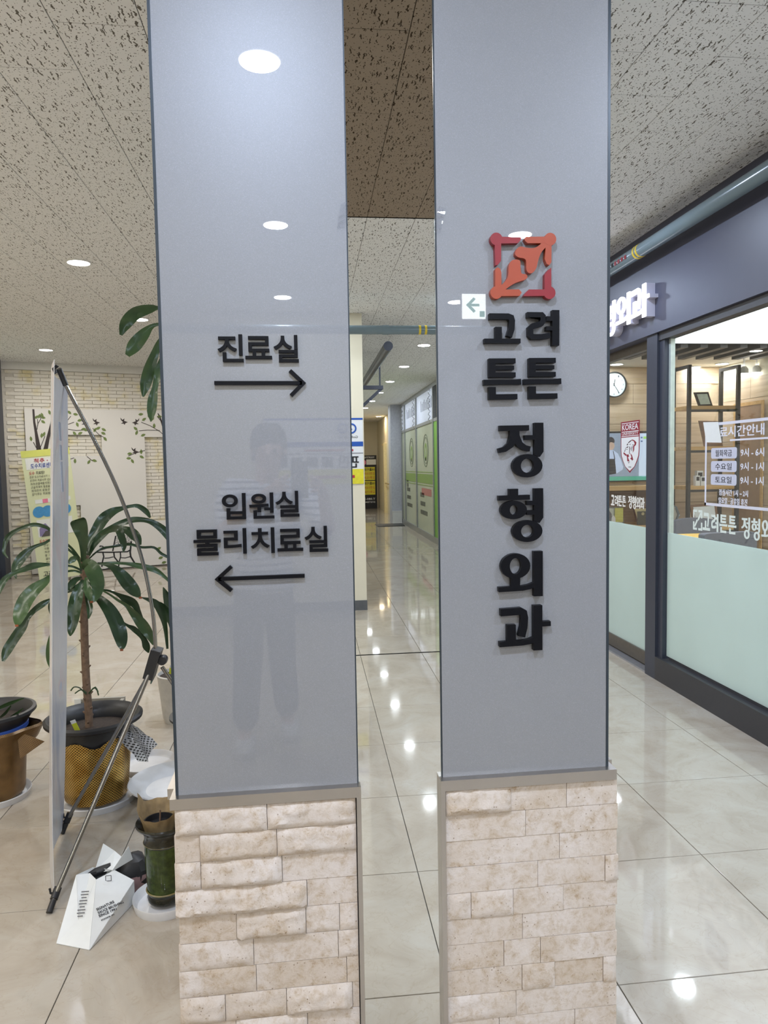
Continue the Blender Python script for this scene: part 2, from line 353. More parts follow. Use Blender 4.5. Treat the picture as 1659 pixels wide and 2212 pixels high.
# ------------------------------------------------------------------ lettering (all text meshes made in one pass)
TXT = {}
def make_texts(items):
    obs = []
    for s, bold, dep, res in items:
        if (s, bold, dep) in TXT: continue
        cu = bpy.data.curves.new('t', 'FONT'); cu.body = s; cu.size = 1; cu.offset = bold; cu.extrude = dep; cu.resolution_u = res
        ob = bpy.data.objects.new('t', cu); COL.objects.link(ob); obs.append(((s, bold, dep), ob, cu)); TXT[(s, bold, dep)] = None
    dg = bpy.context.evaluated_depsgraph_get(); dg.update()
    for k, ob, cu in obs:
        TXT[k] = bpy.data.meshes.new_from_object(ob.evaluated_get(dg))
    for k, ob, cu in obs:
        bpy.data.objects.remove(ob); bpy.data.curves.remove(cu)
def text(s, bold, dep, name, mtl, parent, O, u, v, n, wd, ht, zd, label=None):
    """fit the word into wd x ht with its lower left corner at O, zd thick"""
    me = TXT[(s, bold, dep)]; xs = [q.co.x for q in me.vertices]; ys = [q.co.y for q in me.vertices]; zs = [q.co.z for q in me.vertices]
    x0, y0, z0 = min(xs), min(ys), min(zs); kx = wd/(max(xs)-x0); ky = ht/(max(ys)-y0); kz = zd/max(1e-6, max(zs)-z0)
    O, u, v, n = Vector(O), Vector(u), Vector(v), Vector(n); mb = MB()
    mb.v = [O+u*((q.co.x-x0)*kx)+v*((q.co.y-y0)*ky)+n*((q.co.z-z0)*kz) for q in me.vertices]; mb.f = [tuple(p.vertices) for p in me.polygons]
    o = mb.build(name, mtl, parent)
    if label: o['label'] = label
    return o
BIG = '진료실입원물리치'
WORDS = ['KOREA', 'UNIVERSITY', '료시간안내', '월화목금', '수요일', '토요일', '9시 - 6시', '9시 - 1시', '점심시간 1시 ~ 2시', '일요일 · 공휴일 휴진',
         '척추', '관절', '도수치료센터', '도수', '치료란?', '전문 도수치료사가 1:1 집중', '온전히 치료사의 손을 이용', '척추관절재활치료입니다.', '근골격계의 통증을 최소화',
         '최대한의 운동성 상태로', '잡아주는 치료법입니다.', '도수치료의', '만성 근육통', '각종 디스크', '척관절 장애', '팔 · 다리 저림', '골반 통증', '자세 및 체형', '만성피로', '고려튼튼',
         'SIGNATURE', 'SAUCE BRUSHING', 'SINCE 1991', 'KYOCHON 1991', '판', '18홀이용', '오전10,00', '오후15,00', '오전13,00', '오후17,00', 'T.080-7', 'SYSTEMS', 'YOGURTSTAGE', '1905',
         '12', '1', '2', '3', '4', '5', '6', '7', '8', '9', '10', '11', 'GoEun', '출구', '스크린']
make_texts([(c, .016, .05, 5) for c in BIG] + [(s, .0, .02, 2) for s in WORDS] + [(s, .012, .02, 2) for s in WORDS])

# ================================================================== the setting
ZC = 2.988                      # ceiling height
XL, XR = -4.10, 2.37            # left wall, shopfront plane
YB, YE = -4.12, -22.0           # wall behind the photographer, end of the corridor
XC = 0.567                      # left side of the corridor behind
WA = Vector((-4.02, 10.59, 0)); WT = Vector((.9403, .3403, 0)); WN = Vector((.3403, -.9403, 0))   # brick wall: corner, along, towards the room

def poly_area(rect, z):
    """pixels a floor or ceiling piece covers in the photograph, 0 when out of frame"""
    x0, x1, y0, y1 = rect; q = [pix((x, y, z)) for x, y in ((x0, y0), (x1, y0), (x1, y1), (x0, y1))]
    if any(p is None for p in q): return 0
    if max(p[0] for p in q) < 0 or min(p[0] for p in q) > 1659 or max(p[1] for p in q) < 0 or min(p[1] for p in q) > 2212: return 0
    cx = sum(p[0] for p in q)/4
    if 330 < min(p[0] for p in q) and max(p[0] for p in q) < 1300 and (y0+y1)/2 > 1.6: return 0.0
    return abs(sum(q[i][0]*q[(i+1) % 4][1]-q[(i+1) % 4][0]*q[i][1] for i in range(4)))/2
def tiles(name, rects, z0, z1, gap, mtl, parent, stuff_name, zf):
    rects = sorted(rects, key=lambda r: -(poly_area(r, zf)*1000+1/(1+abs((r[2]+r[3])/2))))
    cache = {}
    for r in rects[:300]:
        k = (round(r[1]-r[0], 3), round(r[3]-r[2], 3))
        if k not in cache:
            hx, hy = k[0]/2-gap/2, k[1]/2-gap/2; c = gap*.6; t = 1 if zf == z1 else -1
            a, b = (z0, z1) if zf == z1 else (z1, z0)      # b = visible face
            mb = MB(); e = b-t*c*.5
            vs = []
            for zz, d in ((a, 0), (e, 0), (b, c*.7)):
                vs += [(-hx+d, -hy+d, zz), (hx-d, -hy+d, zz), (hx-d, hy-d, zz), (-hx+d, hy-d, zz)]
            mb.add(vs, [(0, 3, 2, 1), (8, 9, 10, 11)]+[(4*l+i, 4*l+(i+1) % 4, 4*l+4+(i+1) % 4, 4*l+4+i) for l in (0, 1) for i in range(4)])
            me = mb.mesh(name=name); me.materials.append(mtl); cache[k] = me
        o = bpy.data.objects.new(name, cache[k]); COL.objects.link(o); o.parent = parent
        o.location = ((r[0]+r[1])/2, (r[2]+r[3])/2, 0)
    mb = MB()
    for r in rects[300:]: mb.box(r[0]+gap/2, r[1]-gap/2, r[2]+gap/2, r[3]-gap/2, z0, z1)
    if rects[300:]: tag(mb.build(stuff_name, mtl, parent), kind='stuff')

def clip(r, reg):
    q = (max(r[0], reg[0]), min(r[1], reg[1]), max(r[2], reg[2]), min(r[3], reg[3]))
    return q if q[1]-q[0] > .01 and q[3]-q[2] > .01 else None
REG = [(XL, XR, YB, 13.0), (XC, XR, YE, YB)]
# floor of polished tiles
floor = struct('floor', MB().box(XL-.1, 5.4, YE-.2, 13.2, -.12, -.004), M_GROUT, label='glossy beige marble-look tiled floor')
gx = [-4.297+.6*i for i in range(6)]+[-.709, -.121, .377, .858, 1.458, 2.058, 2.658]
rects = []
for i in range(len(gx)-1):
    for j in range(-41, 20):
        r = (gx[i], gx[i+1], 1.85+.6*j, 2.45+.6*j)
        for g in REG:
            q = clip(r, g)
            if q: rects.append(q)
tiles('floor_tile', rects, -.010, 0.0, .003, M_FLOOR, floor, 'distant_floor_tiles', 0.0)
# ceiling of fissured boards
ceiling = struct('ceiling', MB().box(XL-.1, 5.4, YE-.2, 13.2, ZC+.004, ZC+.15), M_JOINT, label='suspended ceiling of fissured mineral boards')
rects = []
for k in range(-12, 11):
    for m in range(-44, 20):
        y0 = 2.949+.6*m+(0 if k % 2 else .3); r = (-.795+.3*k, -.495+.3*k, y0, y0+.6)
        for g in REG:
            q = clip(r, g)
            if q: rects.append(q)
tiles('ceiling_board', rects, ZC, ZC+.012, .003, M_CEIL, ceiling, 'distant_ceiling_boards', ZC)

# walls that close the place
struct('wall_left', MB().box(XL-.12, XL, YB, 10.3, 0, ZC), M_CREAM, label='plain cream wall on the left of the lobby')
struct('wall_back', MB().box(XL, XC, YB-.14, YB, 0, ZC), M_CREAM, label='cream wall behind the photographer')
struct('baseboard_back', MB().box(XL, XC+.004, YB, YB+.012, 0, .10), mat('grey_skirting', rgb((92, 94, 98)), .5), label='dark grey skirting of the cream wall')
struct('wall_corridor', MB().box(XC-.14, XC, YE, YB-.14, 0, ZC), M_CREAM, label='cream wall along the corridor')
struct('wall_end', MB().box(XC-.14, 5.4, YE-.14, YE, 0, ZC), M_CREAM, label='cream wall at the end of the corridor')
struct('wall_right', MB().box(XR, XR+.14, -9.0, 0.4, 0, ZC), M_GREYWALL, label='pale grey wall beyond the shopfront')

# ------------------------------------------------------------------ brick wall with white board (far left)
def wpt(s, z, d=0.0): p = WA+WT*s+WN*d; return Vector((p.x, p.y, z))
def wuv(x, y, d=0.0):
    r = ray(x, y); o = WA+WN*d; t = (o-Vector((0, 0, 0))).dot(WN)/Vector((r.x, r.y, 0)).dot(WN)
    p = Vector((0, 0, CH))+r*t; return (p-WA).dot(WT), p.z
wall_f = MB(); wall_f.obox(wpt(3.4, ZC/2, -.07), WT, EZ, WN, 3.5, ZC/2, .06)
brick_wall = struct('wall_front', wall_f, mat('brick_joint', rgb((206, 200, 188)), .9), label='white embossed brick wall at the far end of the lobby')
TOPZ = 2.885
struct('trim_1', MB().obox(wpt(3.4, (TOPZ+ZC)/2, .02), WT, EZ, WN, 3.5, (ZC-TOPZ)/2, .03), M_WHITE, label='white trim between brick wall and ceiling')
bd0, bz1 = wuv(52, 882, .05); bd1 = 3.4
bz0 = .02
cut = []
for (xa, ya, xb, yb) in ((108, 939, 219, 985), (312, 944, 351, 1126), (150, 1092, 174, 1200)):
    s0, z1 = wuv(xa, ya, .05); s1, _ = wuv(xb, ya, .05); _, z0 = wuv(xb if xb < 300 else xa, yb, .05); cut.append((s0, s1, z0, z1))
BW, BH = .224, .0506
n_obj = 0; cache = []
for q in range(6):
    mb = MB(); h = [random.uniform(.003, .010) for _ in range(6)]
    a, b2 = BW/2-.002, BH/2-.002
    fr = [(-a, -b2), (0, -b2), (a, -b2), (-a, b2), (0, b2), (a, b2)]
    vs = [Vector((u_, -.0, v_)) for u_, v_ in fr]
    vs = [WT*u_+EZ*v_+WN*(-.012) for u_, v_ in fr]+[WT*(u_*.97)+EZ*(v_*.93)+WN*hh for (u_, v_), hh in zip(fr, h)]
    mb.add(vs, [(6, 7, 10, 9), (7, 8, 11, 10), (0, 1, 7, 6), (1, 2, 8, 7), (2, 5, 11, 8), (5, 4, 10, 11), (4, 3, 9, 10), (3, 0, 6, 9)])
    me = mb.mesh(name='brick'); me.materials.append(M_BRICK); cache.append(me)
rest = MB(); cand = []
for r in range(int(TOPZ/BH)):
    for c in range(-1, 31):
        s = (c+.5)*BW+(BW/2 if r % 2 else 0); z = (r+.5)*BH
        if s < .08 or s > 6.7: continue
        inb = bd0+.06 < s < bd1-.1 and z < bz1-.02
        if inb and not any(k[0]-.12 < s < k[1]+.12 and k[2]-.03 < z < k[3]+.03 for k in cut): continue
        cand.append((s, z, pix(wpt(s, z))))
cand.sort(key=lambda k: (0 if (0 < k[2][0] < 370) else 1, k[0]))
for i, (s, z, p) in enumerate(cand):
    me = cache[random.randrange(6)]
    if i < 300:
        o = bpy.data.objects.new('brick', me); COL.objects.link(o); o.parent = brick_wall; o.location = wpt(s, z)
    else:
        rest.add([v.co+wpt(s, z) for v in me.vertices], [tuple(f.vertices) for f in me.polygons])
tag(rest.build('distant_bricks', M_BRICK, brick_wall), kind='stuff')
# white feature board, built from strips around its three openings
board = thing('feature_board', wpt(bd0, 0, .05), 'white feature board with cut-out windows and tree stickers on the brick wall', 'wall board')
mb = MB()
ss = sorted({bd0, bd1}|{k[0] for k in cut}|{k[1] for k in cut}); zz = sorted({bz0, bz1}|{k[2] for k in cut}|{k[3] for k in cut})
for i in range(len(ss)-1):
    for j in range(len(zz)-1):
        sm, zm = (ss[i]+ss[i+1])/2, (zz[j]+zz[j+1])/2
        if any(k[0] < sm < k[1] and k[2] < zm < k[3] for k in cut): continue
        mb.obox(wpt(sm, zm, .04), WT, EZ, WN, (ss[i+1]-ss[i])/2, (zz[j+1]-zz[j])/2, .015)
mb.build('panel', M_BOARD, board)
M_TRUNK = mat('dark_brown_sticker', rgb((58, 48, 46)), .6); M_LST = mat('olive_leaf_sticker', rgb((112, 130, 72)), .6); M_BST = mat('black_sticker', rgb((30, 30, 32)), .6)
def wpoly(pts, name, m_, lab=None):
    o = MB().poly3([wpt(*wuv(x, y, .056), .0555) for x, y in pts], WN, .003).build(name, m_, board)
    if lab: o['label'] = lab
    return o
def wline(pts, wds, name, m_):
    O = wpt(0, 0, .0555); q = [wuv(x, y, .0555) for x, y in pts]
    return MB().stroke(q, [k*.0071 for k in wds], O, WT, EZ, WN, .003).build(name, m_, board)
wline([(72, 884), (74, 912), (78, 935), (84, 972)], [3.5, 4, 5, 8.5], 'tree_trunk_sticker', M_TRUNK)
wline([(115, 884), (111, 915), (104, 945), (98, 973)], [2.5, 4, 6, 8], 'tree_trunk_sticker', M_TRUNK)
wline([(360, 950), (352, 920), (345, 900), (341, 893)], [6, 4, 2.5, 2], 'tree_trunk_sticker', M_TRUNK)
for pts in ([(80, 928), (82, 915), (88, 905), (88, 897)], [(82, 918), (81, 905)], [(86, 970), (92, 955), (97, 942)], [(79, 968), (72, 955)], [(146, 908), (153, 899)], [(146, 917), (160, 912)],
            [(146, 927), (165, 930), (178, 929)], [(360, 945), (345, 932), (325, 920), (305, 912)], [(345, 930), (318, 929), (300, 931)], [(352, 915), (340, 900)], [(277, 985), (298, 977), (313, 973)],
            [(148, 993), (160, 989)], [(188, 986), (200, 996)], [(200, 925), (215, 940), (225, 945)], [(110, 910), (122, 905)]):
    wline(pts, [1.2]*len(pts), 'twig_sticker', M_TRUNK)
for (x, y, a) in ((79, 901, .6), (85, 899, 1.2), (91, 897, 1.9), (93, 902, -.2), (93, 911, -.6), (67, 948, 1.8), (90, 941, 1.5), (95, 938, 1.2), (107, 891, 1.9), (150, 891, 2.4), (163, 895, -.2), (172, 908, .3), (167, 917, -1.2),
                  (180, 927, .3), (186, 929, .0), (161, 936, -.8), (173, 936, .4), (205, 929, 1.), (212, 925, .5), (224, 928, -.5), (223, 936, -.4), (227, 948, -.9), (304, 895, .1), (311, 906, .6), (322, 897, 1.2), (329, 905, .8),
                  (344, 900, 0), (333, 920, 1.6), (309, 940, .4), (293, 926, 2.4), (295, 935, 1.2), (280, 980, .1), (278, 990, 0), (286, 996, -1), (306, 987, -.5), (305, 976, 1.6), (162, 996, 1.6), (192, 998, 1.), (204, 995, -.3), (149, 1000, 1.7),
                  (343, 1185, .6), (347, 1205, .4), (354, 1215, .3)):
    L_, W_ = 6.0, 3.2
    pts = [(x+math.cos(a)*t*L_-math.sin(a)*s_*W_, y-(math.sin(a)*t*L_+math.cos(a)*s_*W_)) for t, s_ in ((-.9, 0), (-.3, .85), (.35, .8), (1, 0), (.35, -.8), (-.3, -.85))]
    wpoly(pts, 'leaf_sticker', M_LST)
for (x, y, f) in ((183, 912, 1), (208, 911, 1), (268, 910, 1), (293, 911, -1), (292, 974, 1)):
    wpoly([(x+f*a, y+b) for a, b in ((-8, -8), (-4, -3), (1, -6), (0, -1), (8, 2), (3, 4), (1, 8), (-1, 5), (-7, 5), (-2, 2), (-7, -3))], 'bird_sticker', M_TRUNK)
B = lambda pts, w_: wline([(200+x/8.505, 1000+y/8.505) for x, y in pts], [w_*1.7]*len(pts), 'bench_sticker', M_BST)
for pts, w_ in (([(425, 1340), (370, 1620)], 1.6), ([(710, 1440), (690, 1640), (700, 1720), (770, 1835)], 2.0), ([(70, 1640), (380, 1640), (640, 1630), (690, 1600)], 1.5), ([(0, 1690), (100, 1610), (260, 1560), (520, 1520), (700, 1500)], 1.6),
               ([(190, 1650), (205, 1720), (180, 1820), (170, 1910)], 1.6), ([(390, 1640), (400, 1730), (480, 1830), (480, 1900)], 1.6), ([(510, 1640), (515, 1720), (490, 1810)], 1.4), ([(215, 1750), (300, 1745), (380, 1725)], 1.0), ([(520, 1740), (600, 1745), (690, 1720)], 1.0),
               ([(130, 1545), (140, 1525), (180, 1530), (220, 1560)], 1.2), ([(90, 1835), (300, 1830), (480, 1820)], 1.0), ([(170, 1970), (300, 1930), (400, 1920)], .9)):
    B(pts, w_)
mbr = MB(); O = wpt(0, 0, .0555)
for k in range(5):
    for j in range(3):
        s_, z_ = wuv(200+(445+k*55+(j % 2)*27)/8.505, 1000+(1360+j*60)/8.505, .0555); mbr.ring((s_, z_), .022, .022, .018, .018, O, WT, EZ, WN, .003, 10)
mbr.build('bench_lattice_sticker', M_BST, board)

# ------------------------------------------------------------------ dark framed glazing at the far left corner
win2 = struct('window_2', MB().box(XL-.02, -3.985, 10.22, 10.40, 0, ZC), M_FRAME, label='dark aluminium corner post of the glazing at far left')
MB().box(XL-.02, XL+.06, 8.6, 10.22, 0, .14).build('bottom_rail', M_FRAME, win2)
MB().box(XL+.005, XL+.02, 8.6, 10.22, .14, 1.0).build('frosted_pane', M_FROST, win2)
MB().box(XL+.005, XL+.02, 8.6, 10.22, 1.0, 2.6).build('clear_pane', M_FROST, win2)

# ================================================================== shopfront on the right
GT, GF = CH+.835, CH-.473            # top of the glass, top of the frosted film
fas = struct('wall_fascia', MB().box(XR-.035, XR+.14, .4, 12.9, GT, ZC), M_NAVY, label='dark navy fascia above the clinic shopfront')
win1 = struct('window_1', MB().box(XR-.02, XR+.06, 1.6, 4.535, 0, .155).box(XR+.03, XR+.06, 1.6, 4.44, .155, .175).box(XR-.01, XR+.06, 1.6, 4.535, GT-.05, GT), M_SILL, label='clinic shopfront window with charcoal frame and frosted lower glass')
MB().box(XR-.02, XR+.07, 4.535, 4.675, 0, GT).build('mullion', M_FRAME, win1)
MB().box(XR+.0, XR+.07, 4.475, 4.535, .155, GT-.05).build('mullion', M_FRAME, win1)
MB().box(XR+.03, XR+.06, 4.452, 4.475, .99, GT-.05).build('aluminium_strip', mat('pale_aluminium', rgb((196, 206, 200)), .35, .3), win1)
MB().box(XR-.02, XR+.07, 1.46, 1.6, 0, GT).build('mullion', M_FRAME, win1)
MB().box(XR+.035, XR+.045, 1.6, 4.47, .175, GT-.05).build('glass_pane', M_GLASS, win1)
MB().box(XR+.028, XR+.034, 1.6, 4.47, .175, GF).build('frosted_film', M_FROST, win1)
win3 = struct('window_3', MB().box(XR-.02, XR+.06, .4, 1.46, 0, .155).box(XR-.01, XR+.06, .4, 1.46, GT-.05, GT), M_SILL, label='short shopfront window beside the pillar side of the corridor')
MB().box(XR+.035, XR+.045, .4, 1.46, .155, GT-.05).build('glass_pane', M_GLASS, win3)
MB().box(XR+.028, XR+.034, .4, 1.46, .155, GF).build('frosted_film', M_FROST, win3)
door = struct('door_1', MB().box(XR+.055, XR+.10, 4.675, 6.0, .02, .11).box(XR+.055, XR+.10, 4.675, 6.0, GT-.06, GT).box(XR+.055, XR+.10, 5.95, 6.0, .11, GT-.06),
              mat('bronze_door_rail', rgb((112, 106, 98)), .35, .6), label='sliding glass door of the clinic with frosted lower half')
MB().box(XR+.075, XR+.085, 4.675, 5.95, .11, GT-.06).build('glass_pane', M_GLASS, door)
MB().box(XR+.068, XR+.074, 4.675, 5.95, .11, GF).build('frosted_film', M_FROST, door)
struct('trim_2', MB().box(XR-.012, XR+.054, 4.675, 6.0, 0, .012), mat('steel_threshold', rgb((176, 178, 186)), .3, .7), label='steel threshold strip at the clinic door')
struct('wall_shopfront', MB().box(XR, XR+.14, 6.0, 12.9, 0, GT), M_NAVY, label='dark navy wall past the clinic door')
# clinic room behind the glass
CZ = CH+1.13
struct('wall_clinic_back', MB().box(2.52, 5.3, 8.36, 8.5, 0, ZC), mat('clinic_back_core', rgb((190, 170, 140)), .7), label='oak panelled back wall of the clinic')
wcb = bpy.data.objects['wall_clinic_back']
ph = .24
for k in range(11):
    for j in range(3):
        x0 = 2.52+j*1.0-(.5 if k % 2 else 0); x1 = min(x0+1.0, 5.12); x0 = max(x0, 2.52)
        if x1-x0 > .05: MB().box(x0+.002, x1-.002, 8.34, 8.36, k*ph+.002, min((k+1)*ph, CZ)-.002).build('plank', M_WOOD, wcb)
wcr = struct('wall_clinic_right', MB().box(5.13, 5.27, 1.0, 8.36, 0, ZC), M_CREAM, label='clinic side wall with oak panelling below cream plaster')
for k in range(10):
    for j in range(5):
        y0 = 1.0+j*1.5+(.7 if k % 2 else 0); y1 = min(y0+1.5, 8.34)
        if y1-y0 > .05: MB().box(5.11, 5.13, y0+.002, y1-.002, k*ph+.002, (k+1)*ph-.002).build('plank', M_WOODY, wcr)
struct('wall_clinic_near', MB().box(XR+.14, 5.27, .9, 1.0, 0, ZC), M_CREAM, label='cream near wall inside the clinic')
ccl = struct('ceiling_clinic', MB().box(XR+.14, 5.13, 1.0, 6.62, CZ, CZ+.05).box(XR+.14, 5.13, 7.45, 8.36, CZ, CZ+.05), M_WHITE, label='white clinic ceiling with a slatted recess')
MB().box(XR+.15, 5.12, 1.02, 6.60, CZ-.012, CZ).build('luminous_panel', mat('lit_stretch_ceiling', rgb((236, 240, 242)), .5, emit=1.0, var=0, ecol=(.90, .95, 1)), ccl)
MB().box(XR+.14, 5.13, 6.62, 7.45, CZ+.22, CZ+.24).box(XR+.14, 5.13, 6.60, 6.62, CZ-.012, CZ+.22).build('recess', mat('grey_recess', rgb((150, 150, 150)), .8), ccl)
for i in range(14):
    x = at(1347+i*38.9, 770, Y=7.44).x if i < 9 else at(1347+8*38.9, 770, Y=7.44).x+.19*(i-8)
    if x > 5.05: break
    MB().box(x, x+.075, 6.64, 7.44, CZ-.045, CZ+.16).build('slat', mat('dark_grey_slat', rgb((84, 84, 88)), .5), ccl)
x = at(1347, 770, Y=7.44).x
for i in range(1, 6): MB().box(x-.187*i, x-.187*i+.075, 6.64, 7.44, CZ-.045, CZ+.16).build('slat', MATS['dark_grey_slat'], ccl)
struct('floor_clinic', MB().box(XR+.14, 5.13, 1.0, 8.36, -.004, .002), mat('clinic_floor_bounce_white', rgb((222, 220, 216)), .3), label='clinic floor whitened to bounce light, behind the frosted glass')  # hidden floor, whitened so more light bounces up to the clinic ceiling
# door opening in the clinic side wall
dr2 = struct('door_2', MB().box(5.085, 5.112, 7.46, 7.93, 0, 2.08), mat('brown_door', rgb((168, 136, 106)), .5), label='brown inner door in the clinic side wall')
MB().box(5.08, 5.09, 7.42, 7.46, 0, 2.12).box(5.08, 5.09, 7.93, 7.97, 0, 2.12).box(5.08, 5.09, 7.46, 7.93, 2.08, 2.12).build('door_frame', M_SHELF, dr2)

# ================================================================== ceiling downlights
ORD = ['first', 'second', 'third', 'fourth', 'fifth', 'sixth', 'seventh', 'eighth', 'ninth', 'tenth', 'eleventh', 'twelfth', 'thirteenth', 'fourteenth', 'fifteenth']
_lm = {}
def downlight(x, y, z, label, group, col=(1, 1, 1), watt=None, r=.078):
    o = thing('ceiling_downlight', (x, y, z), label, 'ceiling light', group)
    if r not in _lm:
        a = MB().lathe([(r*1.16, 0), (r*1.14, -.008), (r*1.0, -.010), (r*.98, -.004), (r*.98, 0)], (0, 0, 0), 28); ma = a.mesh(smooth=True, name='rim'); ma.materials.append(M_RIM)
        b = MB().disc((0, 0), r*.98, r*.98, (0, 0, -.006), EX, EY, -EZ, .001, 28); mb_ = b.mesh(name='diffuser'); mb_.materials.append(M_LAMP); _lm[r] = (ma, mb_)
    for nm, me in zip(('rim', 'diffuser'), _lm[r]):
        c = bpy.data.objects.new(nm, me); COL.objects.link(c); c.parent = o; ORG[c.name] = Vector((x, y, z))
    L_ = bpy.data.lights.new('downlight', 'AREA'); L_.shape = 'DISK'; L_.size = r*1.9; L_.energy = LIGHT_W if watt is None else watt; L_.color = col
    l = bpy.data.objects.new('downlight', L_); COL.objects.link(l); l.parent = o; l.location = (0, 0, -.012)
    return o
ROW_A = [6.2, 4.25, 2.05, .35, -1.6, -3.56, -5.98, -7.93, -9.9, -11.87, -13.8, -15.83, -17.78]
for i, y in enumerate(ROW_A): downlight(1.49, y, ZC, 'round ceiling downlight of the shopfront row, %s from the lobby' % ORD[i], 'shopfront row downlights', (.66, .78, 1.0) if .2 < y < 7 else COOL, LIGHT_W*((1.35 if y < 1 else 1.0) if .2 < y < 7 else .95))
for i, y in enumerate([6.1, 4.2, .32, -1.51, -3.44]): downlight(-.11, y, ZC, 'round ceiling downlight of the pillar row, %s from the lobby' % ORD[i], 'pillar row downlights', (.62, .75, 1.0) if y == .32 else COOL, LIGHT_W*(2.0 if y == .32 else .9))
for i, y in enumerate([9.5, 7.61, 5.57, 1.9, 0.0, -1.9]): downlight(-1.56, y, ZC, 'round ceiling downlight of the plant row, %s from the brick wall' % ORD[i], 'plant row downlights', WARM, LIGHT_W*(.85 if y > 3 else .6))
for i, y in enumerate([9.54, 4.0, 1.9, 0.0, -1.9]): downlight(-3.11, y, ZC, 'round ceiling downlight of the leftmost row, %s from the brick wall' % ORD[i], 'leftmost row downlights', WARM, LIGHT_W*(.85 if y > 3 else .6))
downlight(2.16, -19.15, ZC, 'warm round ceiling downlight at the end of the corridor', None, (1, .75, .45), LIGHT_W*.6)
for i, (px_, py_) in enumerate(((1332, 786), (1500, 792), (1560, 785))):
    p = at(px_, py_, Z=CZ); downlight(p.x, p.y, CZ, 'round downlight in the clinic ceiling behind the slats, %s from the left' % ORD[i], 'clinic back downlights', COOL, LIGHT_W*.28, .07)
for i, (x, y) in enumerate(((2.85, 5.0), (4.1, 5.0), (2.85, 3.2), (4.1, 3.2))):
    downlight(x, y, CZ-.012, 'round downlight in the white clinic ceiling near the window, %s' % ('left far one', 'right far one', 'left near one', 'right near one')[i], 'clinic window downlights', (.80, .90, 1), LIGHT_W*.5, .07)
# track spotlights
for i, (px_, py_) in enumerate(((1607, 803), (1634, 801))):
    p = at(px_, py_, Y=7.6); o = thing('spotlight', (p.x, p.y, p.z), 'white clinic spotlight, %s of the pair beside the shelf' % ('left', 'right')[i], 'spotlight', 'clinic spotlights')
    MB().lathe([(.02, .06), (.045, .03), (.05, -.02)], p, 16).build('housing', M_WHITE, o, True)
    MB().lathe([(.048, -.018), (.044, -.036), (.028, -.050), (.001, -.056)], p, 16).build('lens', M_LAMP, o, True)
    MB().bar(p+Vector((0, 0, .06)), (p.x, p.y, CZ), .015).build('stem', M_WHITE, o)

# ================================================================== the pillar
YP, YM = 1.566, 1.572
TT, TB = CH-.709, CH-.733
xl0, xl1, xr0, xr1 = -.278, .112, .307, .693
pil = thing('pillar', (.21, 2.0, 0), 'square pillar clad in silver glass and mirror above a pale stone base', 'pillar')
MB().box(-.27, .69, 1.60, 2.42, 0, ZC).build('core', M_GREYWALL, pil)
gl_l = MB().box(xl0, xl1, YP, 1.60, TT, ZC).build('glass_panel', M_PANEL, pil); gl_l['label'] = 'left silver glass panel with direction lettering'
gl_r = MB().box(xr0, xr1, YP, 1.60, TT, ZC).build('glass_panel', M_PANEL, pil); gl_r['label'] = 'right silver glass panel with clinic logo and name'
MB().box(xl0-.006, xl0+.008, 1.601, 2.42, TT, ZC).build('side_glass_panel', M_PANEL, pil); MB().box(xr1-.008, xr1+.006, 1.601, 2.42, TT, ZC).build('side_glass_panel', M_PANEL, pil)
for x0, x1 in ((xl0-.006, xl0), (xr1, xr1+.006)): MB().box(x0, x1, YP-.001, 1.60, TT, ZC).build('edge_strip', M_EDGE, pil)
for x0, x1 in ((xl1, xl1+.003), (xr0-.003, xr0)): MB().box(x0, x1, YP+.002, 1.60, TT, ZC).build('edge_strip', M_EDGE, pil)
a_ = -.0077; mu = Vector((math.cos(a_), math.sin(a_), 0)); mn = Vector((math.sin(a_), -math.cos(a_), 0))
for z0, z1, m_, lb in ((CH+.532, ZC, M_BRONZE, 'bronze tinted mirror strip at the top'), (CH-.4195, CH+.530, M_MIRROR, 'silver mirror strip at eye level'), (0.0, CH-.4215, M_MIRROR, 'silver mirror strip at the foot')):
    o = MB().obox(Vector((.21, YM, (z0+z1)/2))-mn*.008, mu, EZ, mn, .098, (z1-z0)/2, .008).build('mirror', m_, pil); o['label'] = lb
# steel trims on top of the stone and beside the mirror
for nm, bx in (('ledge', (xl0-.016, .1185, 1.546, 1.60, TB, TT)), ('ledge', (.2985, xr1+.018, 1.546, 1.60, TB, TT)), ('upright', (.1085, .1185, 1.546, 1.60, 0, TB)), ('upright', (.2985, .3085, 1.546, 1.60, 0, TB)),
               ('ledge', (xl0-.03, xl0, 1.60, 2.46, TB, TT)), ('ledge', (xr1, xr1+.03, 1.60, 2.46, TB, TT))):
    MB().box(*bx).build('steel_'+nm, M_STEEL, pil)
